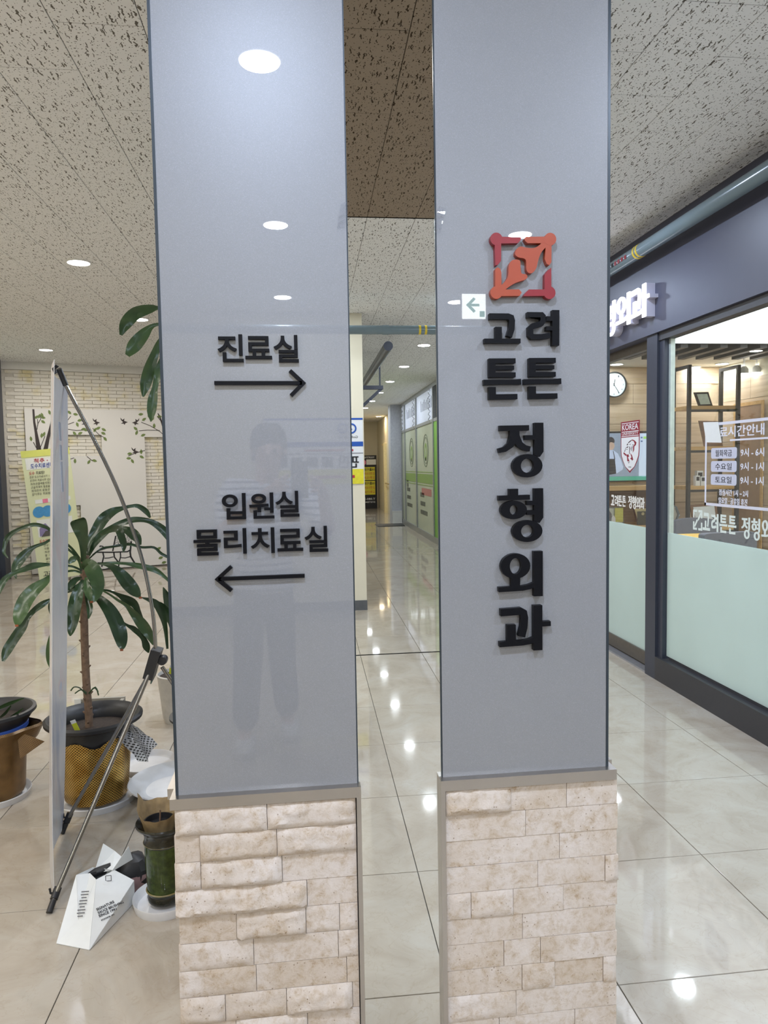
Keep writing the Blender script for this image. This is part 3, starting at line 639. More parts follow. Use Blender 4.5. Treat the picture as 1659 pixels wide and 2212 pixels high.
# stone courses
from mathutils import noise as NZ
def stone(x0, x1, z0, z1, rough, yf):
    nx, nz = max(4, int((x1-x0)/(.009 if rough > .003 else .02))), (8 if rough > .003 else 3); mb = MB(); vs = []; g = .0005
    sd = Vector((random.uniform(0, 50), 0, random.uniform(0, 50))); lean = random.uniform(.3, 1.0)
    for j in range(nz+1):
        for i in range(nx+1):
            x = x0+g+(x1-x0-2*g)*i/nx; z = z0+g+(z1-z0-2*g)*j/nz
            p = Vector((x, 0, z))+sd; h = NZ.fractal(p*38, 1.0, 2.1, 4)*.5+NZ.noise(p*14)*.5
            edge = min(1, min(i, nx-i)/1.5, min(j, nz-j)/1.5)
            d = rough*(max(-.3, h)+.75+lean*(1-j/nz)*1.1)*(.25+.75*edge)
            vs.append((x, yf-d, z))
    k = len(vs); fs = [(j*(nx+1)+i, j*(nx+1)+i+1, (j+1)*(nx+1)+i+1, (j+1)*(nx+1)+i) for j in range(nz) for i in range(nx)]
    vs += [(x0+g, 1.60, z0+g), (x1-g, 1.60, z0+g), (x1-g, 1.60, z1-g), (x0+g, 1.60, z1-g)]
    bl, br, tr, tl = 0, nx, (nz+1)*(nx+1)-1, nz*(nx+1)
    fs += [tuple(range(bl, br+1))[::-1]+(k, k+1), tuple(range(tl, tr+1))+(k+2, k+3), tuple([i*(nx+1) for i in range(nz+1)])+(k+3, k), tuple([i*(nx+1)+nx for i in range(nz, -1, -1)])+(k+1, k+2)]
    mb.add(vs, fs); return mb.build('stone', M_STONE, pil, True)
RH = TB/12
ROWL = [([.505], 'rr'), ([.135, .555], 'srr'), ([.135, .58], 'rrs'), ([.715], 'rs'), ([.32, .705, .895], 'srmm'), ([.41, .885], 'msm'), ([.42, .93], 'mss'), ([.245, .585, .96], 'rmrs'), ([.3, .7], 'srs'), ([.5], 'rm'), ([.25, .65], 'msr'), ([.4], 'rs')]
ROWR = [([.375, .7], 'rss'), ([.46], 'ss'), ([.66], 'ss'), ([.53, .93], 'ssm'), ([.14, .385, .68], 'mmss'), ([.44], 'ss'), ([.33, .545], 'sss'), ([.435, .63, .92], 'smsm'), ([.4], 'ms'), ([.3, .75], 'sss'), ([.55], 'sm'), ([.2, .6], 'sss')]
RO = {'r': .0105, 'm': .0050, 's': .0006}
for rows, x0, x1 in ((ROWL, -.288, .1070), (ROWR, .3100, .716)):
    for i, (cuts, kinds) in enumerate(rows):
        xs = [0]+cuts+[1]; z1 = TB-i*RH; z0 = z1-RH
        for j, k in enumerate(kinds):
            e0 = random.uniform(-.004, .003) if (j == 0 and x0 < 0) else 0; e1 = random.uniform(-.002, .004) if (j == len(kinds)-1 and x1 > .5) else 0
            stone(x0+(x1-x0)*xs[j]+e0, x0+(x1-x0)*xs[j+1]+e1, z0, z1, RO[k], 1.558-random.uniform(0, .003))
for i in range(12):                     # the courses on the two flanks
    z1 = TB-i*RH; z0 = z1-RH; c = random.uniform(1.85, 2.2)
    for ya, yb in ((1.605, c), (c, 2.44)):
        MB().box(-.288, -.262, ya+.001, yb-.001, z0+.001, z1-.001).build('stone', M_STONE, pil)
        MB().box(.69, .716, ya+.001, yb-.001, z0+.001, z1-.001).build('stone', M_STONE, pil)
MB().box(-.27, .69, 2.42, 2.44, 0, ZC).build('back_panel', M_PANEL, pil)
# bits of clear tape where the mirrors meet
M_TAPE = glass_material('clear_tape', (.92, .93, .95), 1.6)
for cx_, cz_, tl in ((.105, CH+.53, .5), (.312, CH+.525, -.4)):
    mbt = MB(); n_ = 9
    vs = []
    for i in range(n_):
        for s_ in (-1, 1):
            vs.append((cx_+(i-4)*.0025*math.cos(tl*2)+s_*.009, YP-.003-random.uniform(0, .006), cz_+(i-4)*.007+s_*.004*tl))
    mbt.add(vs, [(2*i, 2*i+1, 2*i+3, 2*i+2) for i in range(n_-1)]).build('tape_piece', M_TAPE, pil)

# ---- raised lettering on the pillar
def prect(x0, x1, y0, y1, Y):
    c = at((x0+x1)/2, (y0+y1)/2, Y=Y); wd = at(x1, (y0+y1)/2, Y=Y).x-at(x0, (y0+y1)/2, Y=Y).x; ht = at((x0+x1)/2, y0, Y=Y).z-at((x0+x1)/2, y1, Y=Y).z
    return c, wd, ht
def zoom_rect(z, ox, oy, k): return ox+z[0]/k, ox+z[1]/k, oy+z[2]/k, oy+z[3]/k
LY = YP-.009
for ch, bb in (('진', (378, 572, 145, 350)), ('료', (585, 785, 158, 328)), ('실', (798, 985, 150, 352)), ('입', (412, 590, 1332, 1528)), ('원', (615, 802, 1328, 1522)), ('실', (812, 990, 1315, 1508)),
               ('물', (200, 402, 1605, 1798)), ('리', (425, 595, 1595, 1785)), ('치', (627, 805, 1590, 1780)), ('료', (825, 1018, 1598, 1765)), ('실', (1030, 1205, 1578, 1770))):
    c, wd, ht = prect(*zoom_rect(bb, 360, 680, 3.455), LY)
    text(ch, .016, .05, 'letter', M_BLACK, gl_l, (c.x-wd/2, YP, c.z-ht/2), EX, EZ, -EY, wd, ht, .009)
def arrow(pts_list, wpx):
    mb = MB()
    for pts in pts_list:
        q = [at(360+x/3.455, 680+y/3.455, Y=LY) for x, y in pts]
        mb.stroke([(p.x, p.z) for p in q], wpx/3.455*LY/F, (0, YP, 0), EX, EZ, -EY, .009)
    return mb.build('arrow', M_BLACK, gl_l)
arrow([[(355, 508), (1010, 508)], [(920, 415), (1020, 508), (928, 602)]], 27)['label'] = 'black arrow pointing right'
arrow([[(1030, 1949), (385, 1974)], [(482, 1880), (378, 1975), (484, 2060)]], 27)['label'] = 'black arrow pointing left'
# logo
def zq(x, y, ox, oy, k, Y): p = at(ox+x/k, oy+y/k, Y=Y); return p.x, p.z
LG = YP-.014
def logo(name, m_, circle, polys, lab):
    mb = MB(); f = lambda x, y: zq(x, y, 960, 480, 5.267, LG)
    c = f(circle[0], circle[1]); r = circle[2]/5.267*LG/F
    mb.disc(c, r, r, (0, YP, 0), EX, EZ, -EY, .014, 32)
    for i, p in enumerate(polys): mb.prism([f(*q) for q in p], (0, YP, 0), EX, EZ, -EY, .0140-.00008*(i+1))
    o = mb.build(name, m_, gl_r); o['label'] = lab
def smooth2(pts, n=4):
    out = []; k = len(pts)
    for i in range(k):
        p0, p1, p2, p3 = (Vector(pts[(i+j-1) % k]) for j in range(4))
        for t in range(n):
            t /= n; out.append(tuple(.5*((2*p1)+(p2-p0)*t+(2*p0-5*p1+4*p2-p3)*t*t+(3*p1-p0-3*p2+p3)*t**3)))
    return out
logo('emblem_piece', M_RED, (592, 190, 71), [[(600, 163), (878, 171), (866, 205), (838, 237), (600, 243)], [(572, 200), (647, 200), (645, 438), (612, 482), (580, 490)]], 'red upper left corner of the logo')
logo('emblem_piece', M_RED, (1196, 802, 72), [[(1196, 765), (962, 765), (915, 810), (900, 840), (1196, 836)], [(1216, 517), (1216, 780), (1140, 780), (1142, 592), (1176, 545)]], 'red lower right corner of the logo')
logo('emblem_piece', M_ORANGE, (1205, 192, 71), [[(1205, 163), (930, 165), (908, 190), (922, 218), (950, 238), (1205, 238)], [(1158, 220), (1220, 220), (1217, 455), (1195, 488), (1165, 475), (1142, 420)],
     smooth2([(1150, 205), (1060, 275), (1000, 294), (930, 288), (865, 276), (818, 310), (806, 365), (842, 398), (905, 412), (930, 442), (934, 540), (962, 577), (1008, 572), (1048, 515), (1066, 440), (1100, 350), (1150, 290), (1215, 235)])], 'orange upper right arrow-shaped bone of the logo')
logo('emblem_piece', M_ORANGE, (592, 800, 71), [[(578, 790), (578, 532), (605, 513), (635, 528), (648, 570), (650, 790)], [(592, 765), (852, 764), (880, 800), (856, 837), (592, 840)],
     smooth2([(630, 740), (700, 662), (726, 600), (732, 500), (762, 440), (812, 423), (862, 440), (867, 520), (880, 582), (930, 592), (945, 625), (915, 655), (830, 682), (760, 718), (690, 770), (640, 810)])], 'orange lower left arrow-shaped bone of the logo')
# rounded heavy syllables, drawn stroke by stroke: native box (x0,x1,y0,y1) and strokes with y downwards
GL = {
 '고': ((455, 868, 1038, 1375), [('s', [(515, 1070), (725, 1070), (762, 1084), (772, 1120), (766, 1215), (738, 1300)], 66), ('s', [(617, 1190), (617, 1345)], 74), ('s', [(455, 1350), (868, 1349)], 52)]),
 '려': ((930, 1312, 995, 1403), [('s', [(945, 1053), (1108, 1053), (1124, 1070), (1124, 1120), (1104, 1152), (1010, 1178), (982, 1205), (982, 1280), (1005, 1303), (1110, 1302), (1205, 1284)], 60), ('s', [(1160, 1095), (1250, 1095)], 52), ('s', [(1160, 1207), (1250, 1207)], 48), ('s', [(1270, 997), (1268, 1402)], 80)]),
 '튼': ((448, 875, 1550, 2020), [('s', [(510, 1578), (812, 1576)], 56), ('s', [(540, 1656), (795, 1655)], 46), ('s', [(520, 1736), (812, 1735)], 54), ('s', [(546, 1552), (546, 1762)], 76), ('s', [(450, 1822), (560, 1818), (760, 1818), (875, 1814)], [62, 54, 54, 64]), ('s', [(546, 1874), (546, 2010)], 80), ('s', [(508, 1988), (832, 1984)], 60)]),
 '정': ((225, 622, 135, 610), [('s', [(242, 180), (496, 178)], 46), ('s', [(368, 185), (366, 250), (335, 325), (285, 362), (232, 374)], [80, 76, 56, 46, 40]), ('s', [(372, 185), (378, 250), (415, 322), (460, 352), (505, 362)], [80, 70, 56, 48, 44]), ('s', [(458, 262), (570, 262)], 40), ('s', [(582, 135), (582, 380), (566, 424)], [78, 78, 50]), ('r', 480, 508, 132, 102, 57, 62)]),
 '형': ((230, 622, 705, 1170), [('s', [(362, 707), (362, 780)], 78), ('s', [(232, 785), (503, 782)], 42), ('r', 362, 890, 115, 80, 34, 42), ('s', [(476, 833), (560, 833)], 36), ('s', [(476, 916), (560, 916)], 40), ('s', [(580, 707), (580, 955), (562, 1000)], [78, 78, 50]), ('r', 480, 1077, 132, 95, 55, 55)]),
 '외': ((230, 615, 1255, 1648), [('r', 378, 1378, 128, 109, 50, 70), ('s', [(378, 1478), (378, 1575)], 78), ('s', [(232, 1578), (440, 1573), (500, 1562), (548, 1545)], 42), ('s', [(576, 1255), (576, 1647)], 78)]),
 '과': ((240, 685, 1725, 2118), [('s', [(250, 1776), (420, 1770), (448, 1786), (456, 1830), (450, 1910), (430, 1992)], 62), ('s', [(342, 1885), (342, 2040)], 76), ('s', [(240, 2052), (440, 2046), (500, 2038), (545, 2022)], 44), ('s', [(572, 1725), (572, 2116)], 78), ('s', [(600, 1890), (685, 1888)], 42)]),
}
def glyph(ch, name, m_, parent, O, u, v, n, wd, ht, d, mb=None):
    (x0, x1, y0, y1), pr = GL[ch]; kx, ky = wd/(x1-x0), ht/(y1-y0); own = mb is None; mb = mb or MB()
    U, V = Vector(u)*kx, Vector(v)*ky
    for i, p in enumerate(pr):
        dd = d*(1-.006*i)
        if p[0] == 's': mb.stroke([(a-x0, y1-b) for a, b in p[1]], p[2], O, U, V, n, dd)
        else: mb.ring((p[1]-x0, y1-p[2]), p[3], p[4], p[5], p[6], O, U, V, n, dd)
    return mb.build(name, m_, parent) if own else mb
for ch, bb, o_ in (('고', (455, 868, 1038, 1375), 0), ('려', (930, 1312, 995, 1403), 0), ('튼', (448, 875, 1550, 2020), 0), ('튼', (905, 1332, 1545, 2012), 0), ('정', (225, 622, 135, 610), 1), ('형', (230, 622, 705, 1170), 1), ('외', (230, 615, 1255, 1648), 1), ('과', (240, 685, 1725, 2118), 1)):
    c, wd, ht = prect(*(zoom_rect(bb, 1020, 880, 4.0208) if o_ else zoom_rect(bb, 960, 480, 5.267)), LG)
    glyph(ch, 'letter', M_BLACK, gl_r, (c.x-wd/2, YP, c.z-ht/2), EX, EZ, -EY, wd, ht, .014)

# ================================================================== shopfront sign, decals, pipes
SU, SN = -EY, -EX
sign = thing('shop_sign', (XR-.035, 5.6, CH+.95), 'lit white channel-letter clinic sign on the navy fascia', 'sign')
M_RET = mat('white_return', rgb((206, 204, 220)), .4, var=.02)
ycur = 4.4965
for ch, wd, zr, hh in (('과', .255, .9415, .216), ('외', .222, .939, .217), ('형', .212, .909, .245), ('정', .215, .909, .245), (None, .10, 0, 0), ('튼', .215, .925, .225), ('튼', .215, .925, .225), ('려', .205, .93, .22), ('고', .215, .93, .2)):
    if ch:
        o = glyph(ch, 'letter', M_LAMPC, sign, (XR-.035-.06, ycur+wd, CH+zr), SU, EZ, SN, wd, hh, .008)
        r = glyph(ch, 'letter_return', M_RET, o, (XR-.035, ycur+wd, CH+zr), SU, EZ, SN, wd, hh, .06)
    ycur += wd+.012
# window lettering
XD = XR+.0345; M_DECAL = mat('white_vinyl', rgb((214, 214, 226)), .5, var=.02); M_DECALG = mat('pale_vinyl', rgb((216, 226, 220)), .5, var=.02)
def gx_(x, y): return at(x, y, X=XD)
def wrect(x0, x1, y0, y1):
    a, b = gx_(x0, (y0+y1)/2), gx_(x1, (y0+y1)/2); c0, c1 = gx_((x0+x1)/2, y0).z, gx_((x0+x1)/2, y1).z
    return a.y, b.y, c1, c0
def decal_text(s, x0, x1, y0, y1, m_=None, bold=.012, slope=0):
    ya, yb, z0, z1 = wrect(x0, x1, y0, y1)
    return text(s, bold, .02, 'window_lettering', m_ or M_DECAL, win1, (XD, ya, z0), SU, EZ, SN, ya-yb, z1-z0, .0012)
Yl, Yr2 = 4.048, 2.75; Zt, Zb = CH+.214, CH-.270
def bar_yz(ya, yb, za, zb, m_=M_DECAL, nm='frame_line'): return MB().box(XD-.0012, XD, min(ya, yb), max(ya, yb), min(za, zb), max(za, zb)).build(nm, m_, win1)
bar_yz(Yl, Yl-.016, Zt, Zb); bar_yz(Yr2, Yr2-.016, Zt, Zb); bar_yz(Yl, Yr2, Zt, Zt-.016); bar_yz(Yl, Yr2, Zb, Zb+.016); bar_yz(3.80, Yr2+.1, CH+.103, CH+.113)
ya = gx_(1555, 928).y; text('료시간안내', .012, .02, 'window_lettering', M_DECAL, win1, (XD, ya, CH+.125), SU, EZ, SN, .40, .062, .0012)
M_PILL = mat('lilac_pill', rgb((196, 198, 214)), .5, var=.02)
for i, (s, t) in enumerate((('월화목금', '9시 - 6시'), ('수요일', '9시 - 1시'), ('토요일', '9시 - 1시'))):
    z1 = CH+.068-i*.076; ya = 3.985; pts = []
    r = .014
    for (cx_, cz_, a0) in ((.250-r, .062-r, 0), (r, .062-r, 90), (r, r, 180), (.250-r, r, 270)):
        pts += [(cx_+r*math.cos(R_(a0+k*30)), cz_+r*math.sin(R_(a0+k*30))) for k in range(4)]
    MB().prism(pts, (XD, ya, z1-.062), SU, EZ, SN, .0012).build('pill_label', M_PILL, win1)
    text(s, .0, .02, 'window_lettering', M_PRINT, win1, (XD-.0012, ya-.045, z1-.050), SU, EZ, SN, .16, .038, .0008)
    text(t, .012, .02, 'window_lettering', M_DECAL, win1, (XD, 3.70, z1-.054), SU, EZ, SN, .20, .046, .0012)
text('점심시간 1시 ~ 2시', .012, .02, 'window_lettering', M_DECAL, win1, (XD, 3.90, CH-.205), SU, EZ, SN, .27, .036, .0012)
text('일요일 · 공휴일 휴진', .012, .02, 'window_lettering', M_DECAL, win1, (XD, 3.905, CH-.252), SU, EZ, SN, .27, .036, .0012)
def name_row(parent, X, y0, z0, h, m_, with_logo=True):
    y = y0
    if with_logo:
        mb = MB(); s_ = h*1.05
        for pts in ([(0, .62), (0, 1), (.4, 1)], [(.6, 1), (1, 1), (1, .62)], [(0, .4), (0, 0), (.4, 0)], [(.6, 0), (1, 0), (1, .38)], [(.12, .12), (.45, .5)], [(.55, .5), (.88, .88)]):
            mb.stroke([(a*s_*.8, b*s_) for a, b in pts], .12*s_, (X, y, z0), SU, EZ, SN, .0012)
        mb.build('window_logo', m_, parent); y -= s_*.8+h*.12
    for ch in ('고', '려', '튼', '튼', None, '정', '형', '외', '과'):
        if ch is None: y -= h*.35; continue
        wd = h*.72; glyph(ch, 'window_lettering', m_, parent, (X, y, z0-(h*.12 if ch in '정형' else 0)), SU, EZ, SN, wd, h*(1.12 if ch in '정형' else 1), .0012); y -= wd+h*.10
name_row(win1, XD, 4.165, CH-.42, .105, M_DECALG)
XD2 = XR+.0745
yd = at(1320, 1088, X=XD2).y
y = yd
for ch in ('고', '려', '튼', '튼', None, '정', '형', '외', '과'):
    h = .083
    if ch is None: y -= .035; continue
    glyph(ch, 'door_lettering', M_WHITE, door, (XD2, y, CH-.345-(.008 if ch in '정형' else 0)), SU, EZ, SN, .062, h*(1.15 if ch in '정형' else 1), .0012); y -= .066
# university shield on the door glass
sh = lambda x, y: at(1300+x/13.825, 890+y/13.825, X=XD2)
M_CRIM = mat('crimson_vinyl', rgb((140, 40, 56)), .5, var=.02); M_SHW = mat('shield_white', rgb((226, 228, 230)), .5, var=.01)
Ya, Yb_ = sh(575, 270).y, sh(1135, 180).y; Wd = Ya-Yb_; zt = CH+.297; zb = CH-.087; Hh = zt-zb
def shl(pts, m_, dd, nm): return MB().prism([(a*Wd, b*Hh) for a, b in pts], (XD2, Ya, zb), SU, EZ, SN, .0012+dd).build(nm, m_, door)
def outl(ins):
    return [(0+ins, 1-ins*.7), (1-ins, 1-ins*.7), (1-ins, .45), (1-ins*1.1-.02, .33), (.88-ins, .22), (.76-ins*.8, .12), (.5, 0+ins*1.1), (.24+ins*.8, .12), (.12+ins, .22), (.02+ins*1.1, .33), (ins, .45)]
shl(outl(0), M_CRIM, 0, 'shield')
shl([(.035, .69), (.965, .69)]+outl(.035)[2:], M_SHW, .0004, 'shield_field')
for b_ in (.965, .80, .715): shl([(.05, b_-.007), (.95, b_-.007), (.95, b_+.007), (.05, b_+.007)], M_SHW, .0004, 'shield_line')
text('KOREA', .012, .02, 'shield_lettering', M_SHW, door, (XD2-.0012, Ya-.07*Wd, zb+.83*Hh), SU, EZ, SN, Wd*.86, Hh*.115, .0006)
text('UNIVERSITY', .0, .02, 'shield_lettering', M_SHW, door, (XD2-.0012, Ya-.07*Wd, zb+.735*Hh), SU, EZ, SN, Wd*.86, Hh*.05, .0006)
text('1905', .0, .02, 'shield_lettering', M_PRINT, door, (XD2-.0016, Ya-.42*Wd, zb+.10*Hh), SU, EZ, SN, Wd*.16, Hh*.025, .0006)
def tig(pts, m_):      # the tiger emblem, in coordinates of the shield
    q = []
    for x, y in pts:
        a = (x-575)/560; top = 270-90*a; b = 1-(y-top)/1590*1.0; q.append((a, b))
    shl(q, m_, .0008, 'tiger_emblem')
for pts in ([(930, 785), (985, 800), (1050, 860), (1035, 940), (990, 990), (985, 1100), (940, 1190), (955, 1090), (950, 990), (1000, 910), (970, 830), (900, 815)], [(870, 1200), (920, 1260), (960, 1390), (930, 1425), (870, 1370), (905, 1330)],
            [(740, 1270), (820, 1250), (835, 1320), (800, 1340), (850, 1470), (780, 1460), (775, 1350)], [(670, 1200), (700, 1220), (760, 1270), (720, 1310), (690, 1270), (660, 1250)]):
    tig(pts, M_CRIM)
for pts in ([(800, 890), (870, 820), (930, 785), (880, 850), (815, 905)], [(760, 960), (800, 910), (810, 940), (775, 985)], [(740, 1060), (770, 1020), (820, 1000), (790, 1050)], [(840, 1010), (860, 1000), (855, 1230), (840, 1240)], [(880, 1060), (900, 1010), (890, 1130)],
            [(920, 980), (935, 1000), (920, 1140), (910, 1140)], [(690, 1180), (735, 1040), (740, 1050), (705, 1190)], [(790, 1460), (825, 1530), (860, 1470), (825, 1505)], [(750, 1100), (790, 1090), (785, 1110), (752, 1115)], [(850, 920), (880, 935), (850, 960)], [(930, 940), (975, 930), (940, 970)]):
    tig(pts, mat('maroon_black_vinyl', rgb((66, 26, 34)), .5))
# paper taped on the window and a small round sticker
p0, p1, p2, p3 = (at(1440+x/7.575, 850+y/7.575, X=XR+.0275) for x, y in ((600, 470), (845, 465), (900, 805), (650, 800)))
tag(MB().poly3([p0, p1, p2, p3], SN, .001).build('paper_notice', M_PAPER, None, at_=p3), 'white paper notice taped slantwise on the clinic window', 'notice')
# pipes
def pipe(nm, a, b, r, bands, label):
    o = thing(nm, ((Vector(a)+Vector(b))/2), label, 'pipe'); MB().tube([a, b], r, 20).build('tube', M_PVC, o, True)
    d = (Vector(b)-Vector(a)).normalized()
    for t in bands: MB().tube([Vector(a)+d*t, Vector(a)+d*(t+.02)], r+.0012, 20).build('yellow_band', M_YEL, o, True)
    for t in (1.0, 4.6, 8.2):
        if t < (Vector(b)-Vector(a)).length: MB().tube([Vector(a)+d*t, Vector(a)+d*(t+.06)], r+.004, 20).build('coupling', M_PVC, o, True)
    return o
pp = pipe('ceiling_pipe', (2.235, 0.5, CH+1.363), (2.235, 12.4, CH+1.363), .043, (4.02, 4.06), 'grey PVC pipe running along the ceiling above the navy fascia')
M_REDP = mat('red_print', rgb((150, 50, 60)), .5)
for k in range(6): MB().box(2.19, 2.192, 4.66+k*.05, 4.69+k*.05, CH+1.345, CH+1.37).build('printed_mark', M_REDP if k < 4 else M_PRINT, pp)
pq = pipe('ceiling_pipe', (-3.9, -3.42, CH+1.222), (2.2, -3.42, CH+1.222), .040, (4.93, 4.985), 'grey PVC pipe crossing in front of the cream back wall')
for k in range(3): MB().box(1.19+k*.05, 1.225+k*.05, -3.380, -3.378, CH+1.205, CH+1.225).build('printed_mark', M_REDP if k == 0 else M_PRINT, pq)

# ================================================================== inside the clinic
def yplate(x0, x1, y0, y1, Y): c, wd, ht = prect(x0, x1, y0, y1, Y); return c.x-wd/2, c.x+wd/2, c.z-ht/2, c.z+ht/2
# television
x0, x1, z0, z1 = yplate(1285, 1403, 932, 1041, 8.30)
tv = thing('television', ((x0+x1)/2, 8.30, z0), 'flat television showing a cooking programme on the clinic wall', 'television')
MB().box(x0, x1, 8.29, 8.338, z0, z1).build('bezel', M_DARK, tv)
def scr(px0, px1, py0, py1, m_, nm='screen_picture', d=0.): a, b, c, e = yplate(px0, px1, py0, py1, 8.29); return MB().box(a, b, 8.286-d, 8.29-d, c, e).build(nm, m_, tv)
E_ = lambda n, c, k=.55: mat(n, rgb(c), .3, emit=k, var=.03, scale=4)
scr(1287, 1380, 936, 1030, E_('screen_slate', (126, 140, 160)), 'screen'); scr(1380, 1401, 936, 1030, E_('screen_pale', (186, 202, 224)), 'screen'); scr(1287, 1401, 1029, 1038, E_('screen_green', (70, 150, 130)), 'screen')
def scp(pts, m_, d): MB().poly3([at(1300+x/13.825, 890+y/13.825, Y=8.2858-d) for x, y in pts], -EY, .0012).build('screen_picture', m_, tv)
scp([(60, 1180), (160, 1130), (330, 1130), (480, 1240), (560, 1400), (640, 1640), (620, 1720), (450, 1830), (60, 1850)], E_('screen_shirt', (170, 184, 210)), 0)
scp([(175, 1120), (330, 1120), (320, 1000), (180, 1000)], E_('screen_skin', (170, 148, 136)), .0012)
scp(smooth2([(170, 950), (250, 890), (350, 920), (380, 1020), (330, 1120), (230, 1130), (175, 1060)], 3), E_('screen_skin', (170, 148, 136)), .0024)
scp(smooth2([(140, 860), (180, 770), (290, 745), (370, 820), (370, 920), (270, 900), (160, 960)], 3), E_('screen_black', (34, 36, 46)), .0036)
scp([(170, 1400), (390, 1400), (430, 1840), (70, 1900), (110, 1700)], E_('screen_black', (34, 36, 46)), .0024)
scp([(165, 1150), (200, 1150), (205, 1410), (170, 1410)], E_('screen_black', (34, 36, 46)), .0030); scp([(330, 1150), (350, 1170), (400, 1410), (375, 1410)], E_('screen_black', (34, 36, 46)), .0030)
scp([(1240, 730), (1340, 730), (1340, 800), (1240, 800)], E_('screen_lime', (150, 200, 110)), .002); scp([(1160, 740), (1215, 740), (1215, 785), (1160, 785)], E_('screen_navy', (80, 110, 150)), .002); scp([(1160, 850), (1215, 850), (1215, 895), (1160, 895)], E_('screen_navy', (80, 110, 150)), .002)
# wall clock
c = at(1325.8, 831, Y=8.31); rr = 28.5*8.31/F
clk = thing('wall_clock', (c.x, 8.34, c.z), 'round white wall clock with black rim on the clinic wall', 'clock')
MB().ring((0, 0), rr, rr, rr*.92, rr*.92, c, EX, EZ, -EY, .03, 40).build('rim', M_DARK, clk)
MB().disc((0, 0), rr*.93, rr*.93, c, EX, EZ, -EY, .008, 40).build('dial', mat('clock_dial', rgb((218, 232, 228)), .4, var=.01), clk)
for k in range(1, 13):
    a = R_(90-30*k); s_ = str(k); h = rr*.15; wd = h*(.5*len(s_)+.1)
    text(s_, .0, .02, 'numeral', M_PRINT, clk, c+Vector((math.cos(a)*rr*.74-wd/2, -.0085, math.sin(a)*rr*.74-h/2)), EX, EZ, -EY, wd, h, .001)
for a, L_, w_ in ((R_(90-12), .42, .03), (R_(90-147), .78, .022)):
    MB().stroke([(-math.cos(a)*.12*rr, -math.sin(a)*.12*rr), (math.cos(a)*L_*rr, math.sin(a)*L_*rr)], w_*rr*2, c, EX, EZ, -EY, .012).build('clock_hand', M_PRINT, clk)
# counter along the back wall: planks on brackets
cab = thing('back_counter', (3.6, 8.1, 0), 'long oak counter unit with a raised ledge along the clinic back wall', 'counter')
zl = at(1350, 1055, Y=8.0).z; zk = at(1350, 1137, Y=7.8).z; xa_ = 2.56; xb_ = 4.24
MB().box(xa_, xb_, 7.98, 8.335, zl-.024, zl+.024).build('ledge', M_SHELF, cab)
MB().box(xa_, xb_, 8.31, 8.335, zk, zl-.024).build('back_panel', M_WOODD, cab)
MB().box(xa_, xb_, 7.75, 8.31, zk-.05, zk).build('counter_top', M_SHELF, cab)
MB().box(xa_, xb_, 7.80, 8.31, 0, zk-.05).build('front', M_WOODD, cab)
# open shelf unit of black steel and oak
X1, X2, Yf, Yb = 4.30, 4.88, 7.573, 7.905
shf = thing('shelf_unit', ((X1+X2)/2, (Yf+Yb)/2, 0), 'open shelf unit of black steel posts and oak boards in the clinic', 'shelf')
ztop = at(1590, 788, Y=Yf).z
for x in (X1, X2):
    for y in (Yf, Yb): MB().box(x-.018, x+.018, y-.018, y+.018, 0, ztop).build('post', M_PLAST, shf)
    MB().box(x-.018, x+.018, Yf+.018, Yb-.018, ztop-.036, ztop).build('top_rail', M_PLAST, shf)
sz = [at(1540, y, Y=Yf).z for y in (880, 968, 1053, 1142)]
for z in sz:
    MB().box(X1-.02, X2+.02, Yf+.02, Yb-.02, z-.02, z+.02).build('board', M_SHELF, shf)
    MB().box(X1+.018, X2-.018, Yf-.0, Yf+.018, z-.048, z-.022).build('cross_rail', M_PLAST, shf)
def leaning(nm, pts, Y, m_f, m_p, inset, label, cat, zrest, lean=.10):
    """a framed picture leaning back on a shelf: corners tl,tr,br,bl in pixels"""
    q = [at(x, y, Y=Y) for x, y in pts]; dz = zrest-min(p.z for p in q); q = [p+Vector((0, 0, dz)) for p in q]
    zb_ = min(p.z for p in q); q = [Vector((p.x, p.y+(p.z-zb_)*lean, p.z)) for p in q]
    o = thing(nm, (sum((p.x for p in q), 0)/4, Y, zrest), label, cat)
    MB().poly3(q, EY, .018).build('frame', m_f, o); cc = sum(q, Vector())/4
    MB().poly3([cc+(p-cc)*inset-EY*.002 for p in q], -EY, .002).build('picture', m_p, o); return o
leaning('certificate_frame', [(1501, 843), (1532, 842), (1540, 873), (1510, 874)], Yf+.12, M_PLAST, mat('green_white_certificate', rgb((196, 212, 200)), .3), .72, 'small dark framed certificate leaning on the top shelf', 'frame', sz[0]+.02)
leaning('picture_frame', [(1513, 905), (1555, 906), (1562, 961), (1522, 961)], Yf+.14, M_WOODD, mat('brown_photo', rgb((150, 112, 88)), .3), .8, 'brown wooden frame leaning on the second shelf behind the notice', 'frame', sz[1]+.02)
leaning('certificate_frame', [(1493, 1092), (1550, 1088), (1554, 1136), (1500, 1138)], Yf+.10, M_WOODD, M_PAPER, .8, 'dark brown frame with white sheet on the lowest shelf', 'frame', sz[3]+.02)
def small_device(px0, px1, py0, py1, Y, label, zrest):
    a, b, c_, e = yplate(px0, px1, py0, py1, Y); h = e-c_
    o = thing('small_device', ((a+b)/2, Y, zrest), label, 'device'); MB().box(a, b, Y, Y+.05, zrest, zrest+h).build('body', M_WHITE, o)
    MB().box(a+(b-a)*.15, b-(b-a)*.15, Y-.002, Y, zrest+h*.5, zrest+h*.88).build('display', M_PLAST, o)
small_device(1506, 1519, 1014, 1046, Yf+.12, 'small white device with dark display, taller one on the third shelf', sz[2]+.02)
small_device(1503, 1512, 1026, 1048, Yf+.06, 'small white device with dark display, narrow one in front on the third shelf', sz[2]+.02)
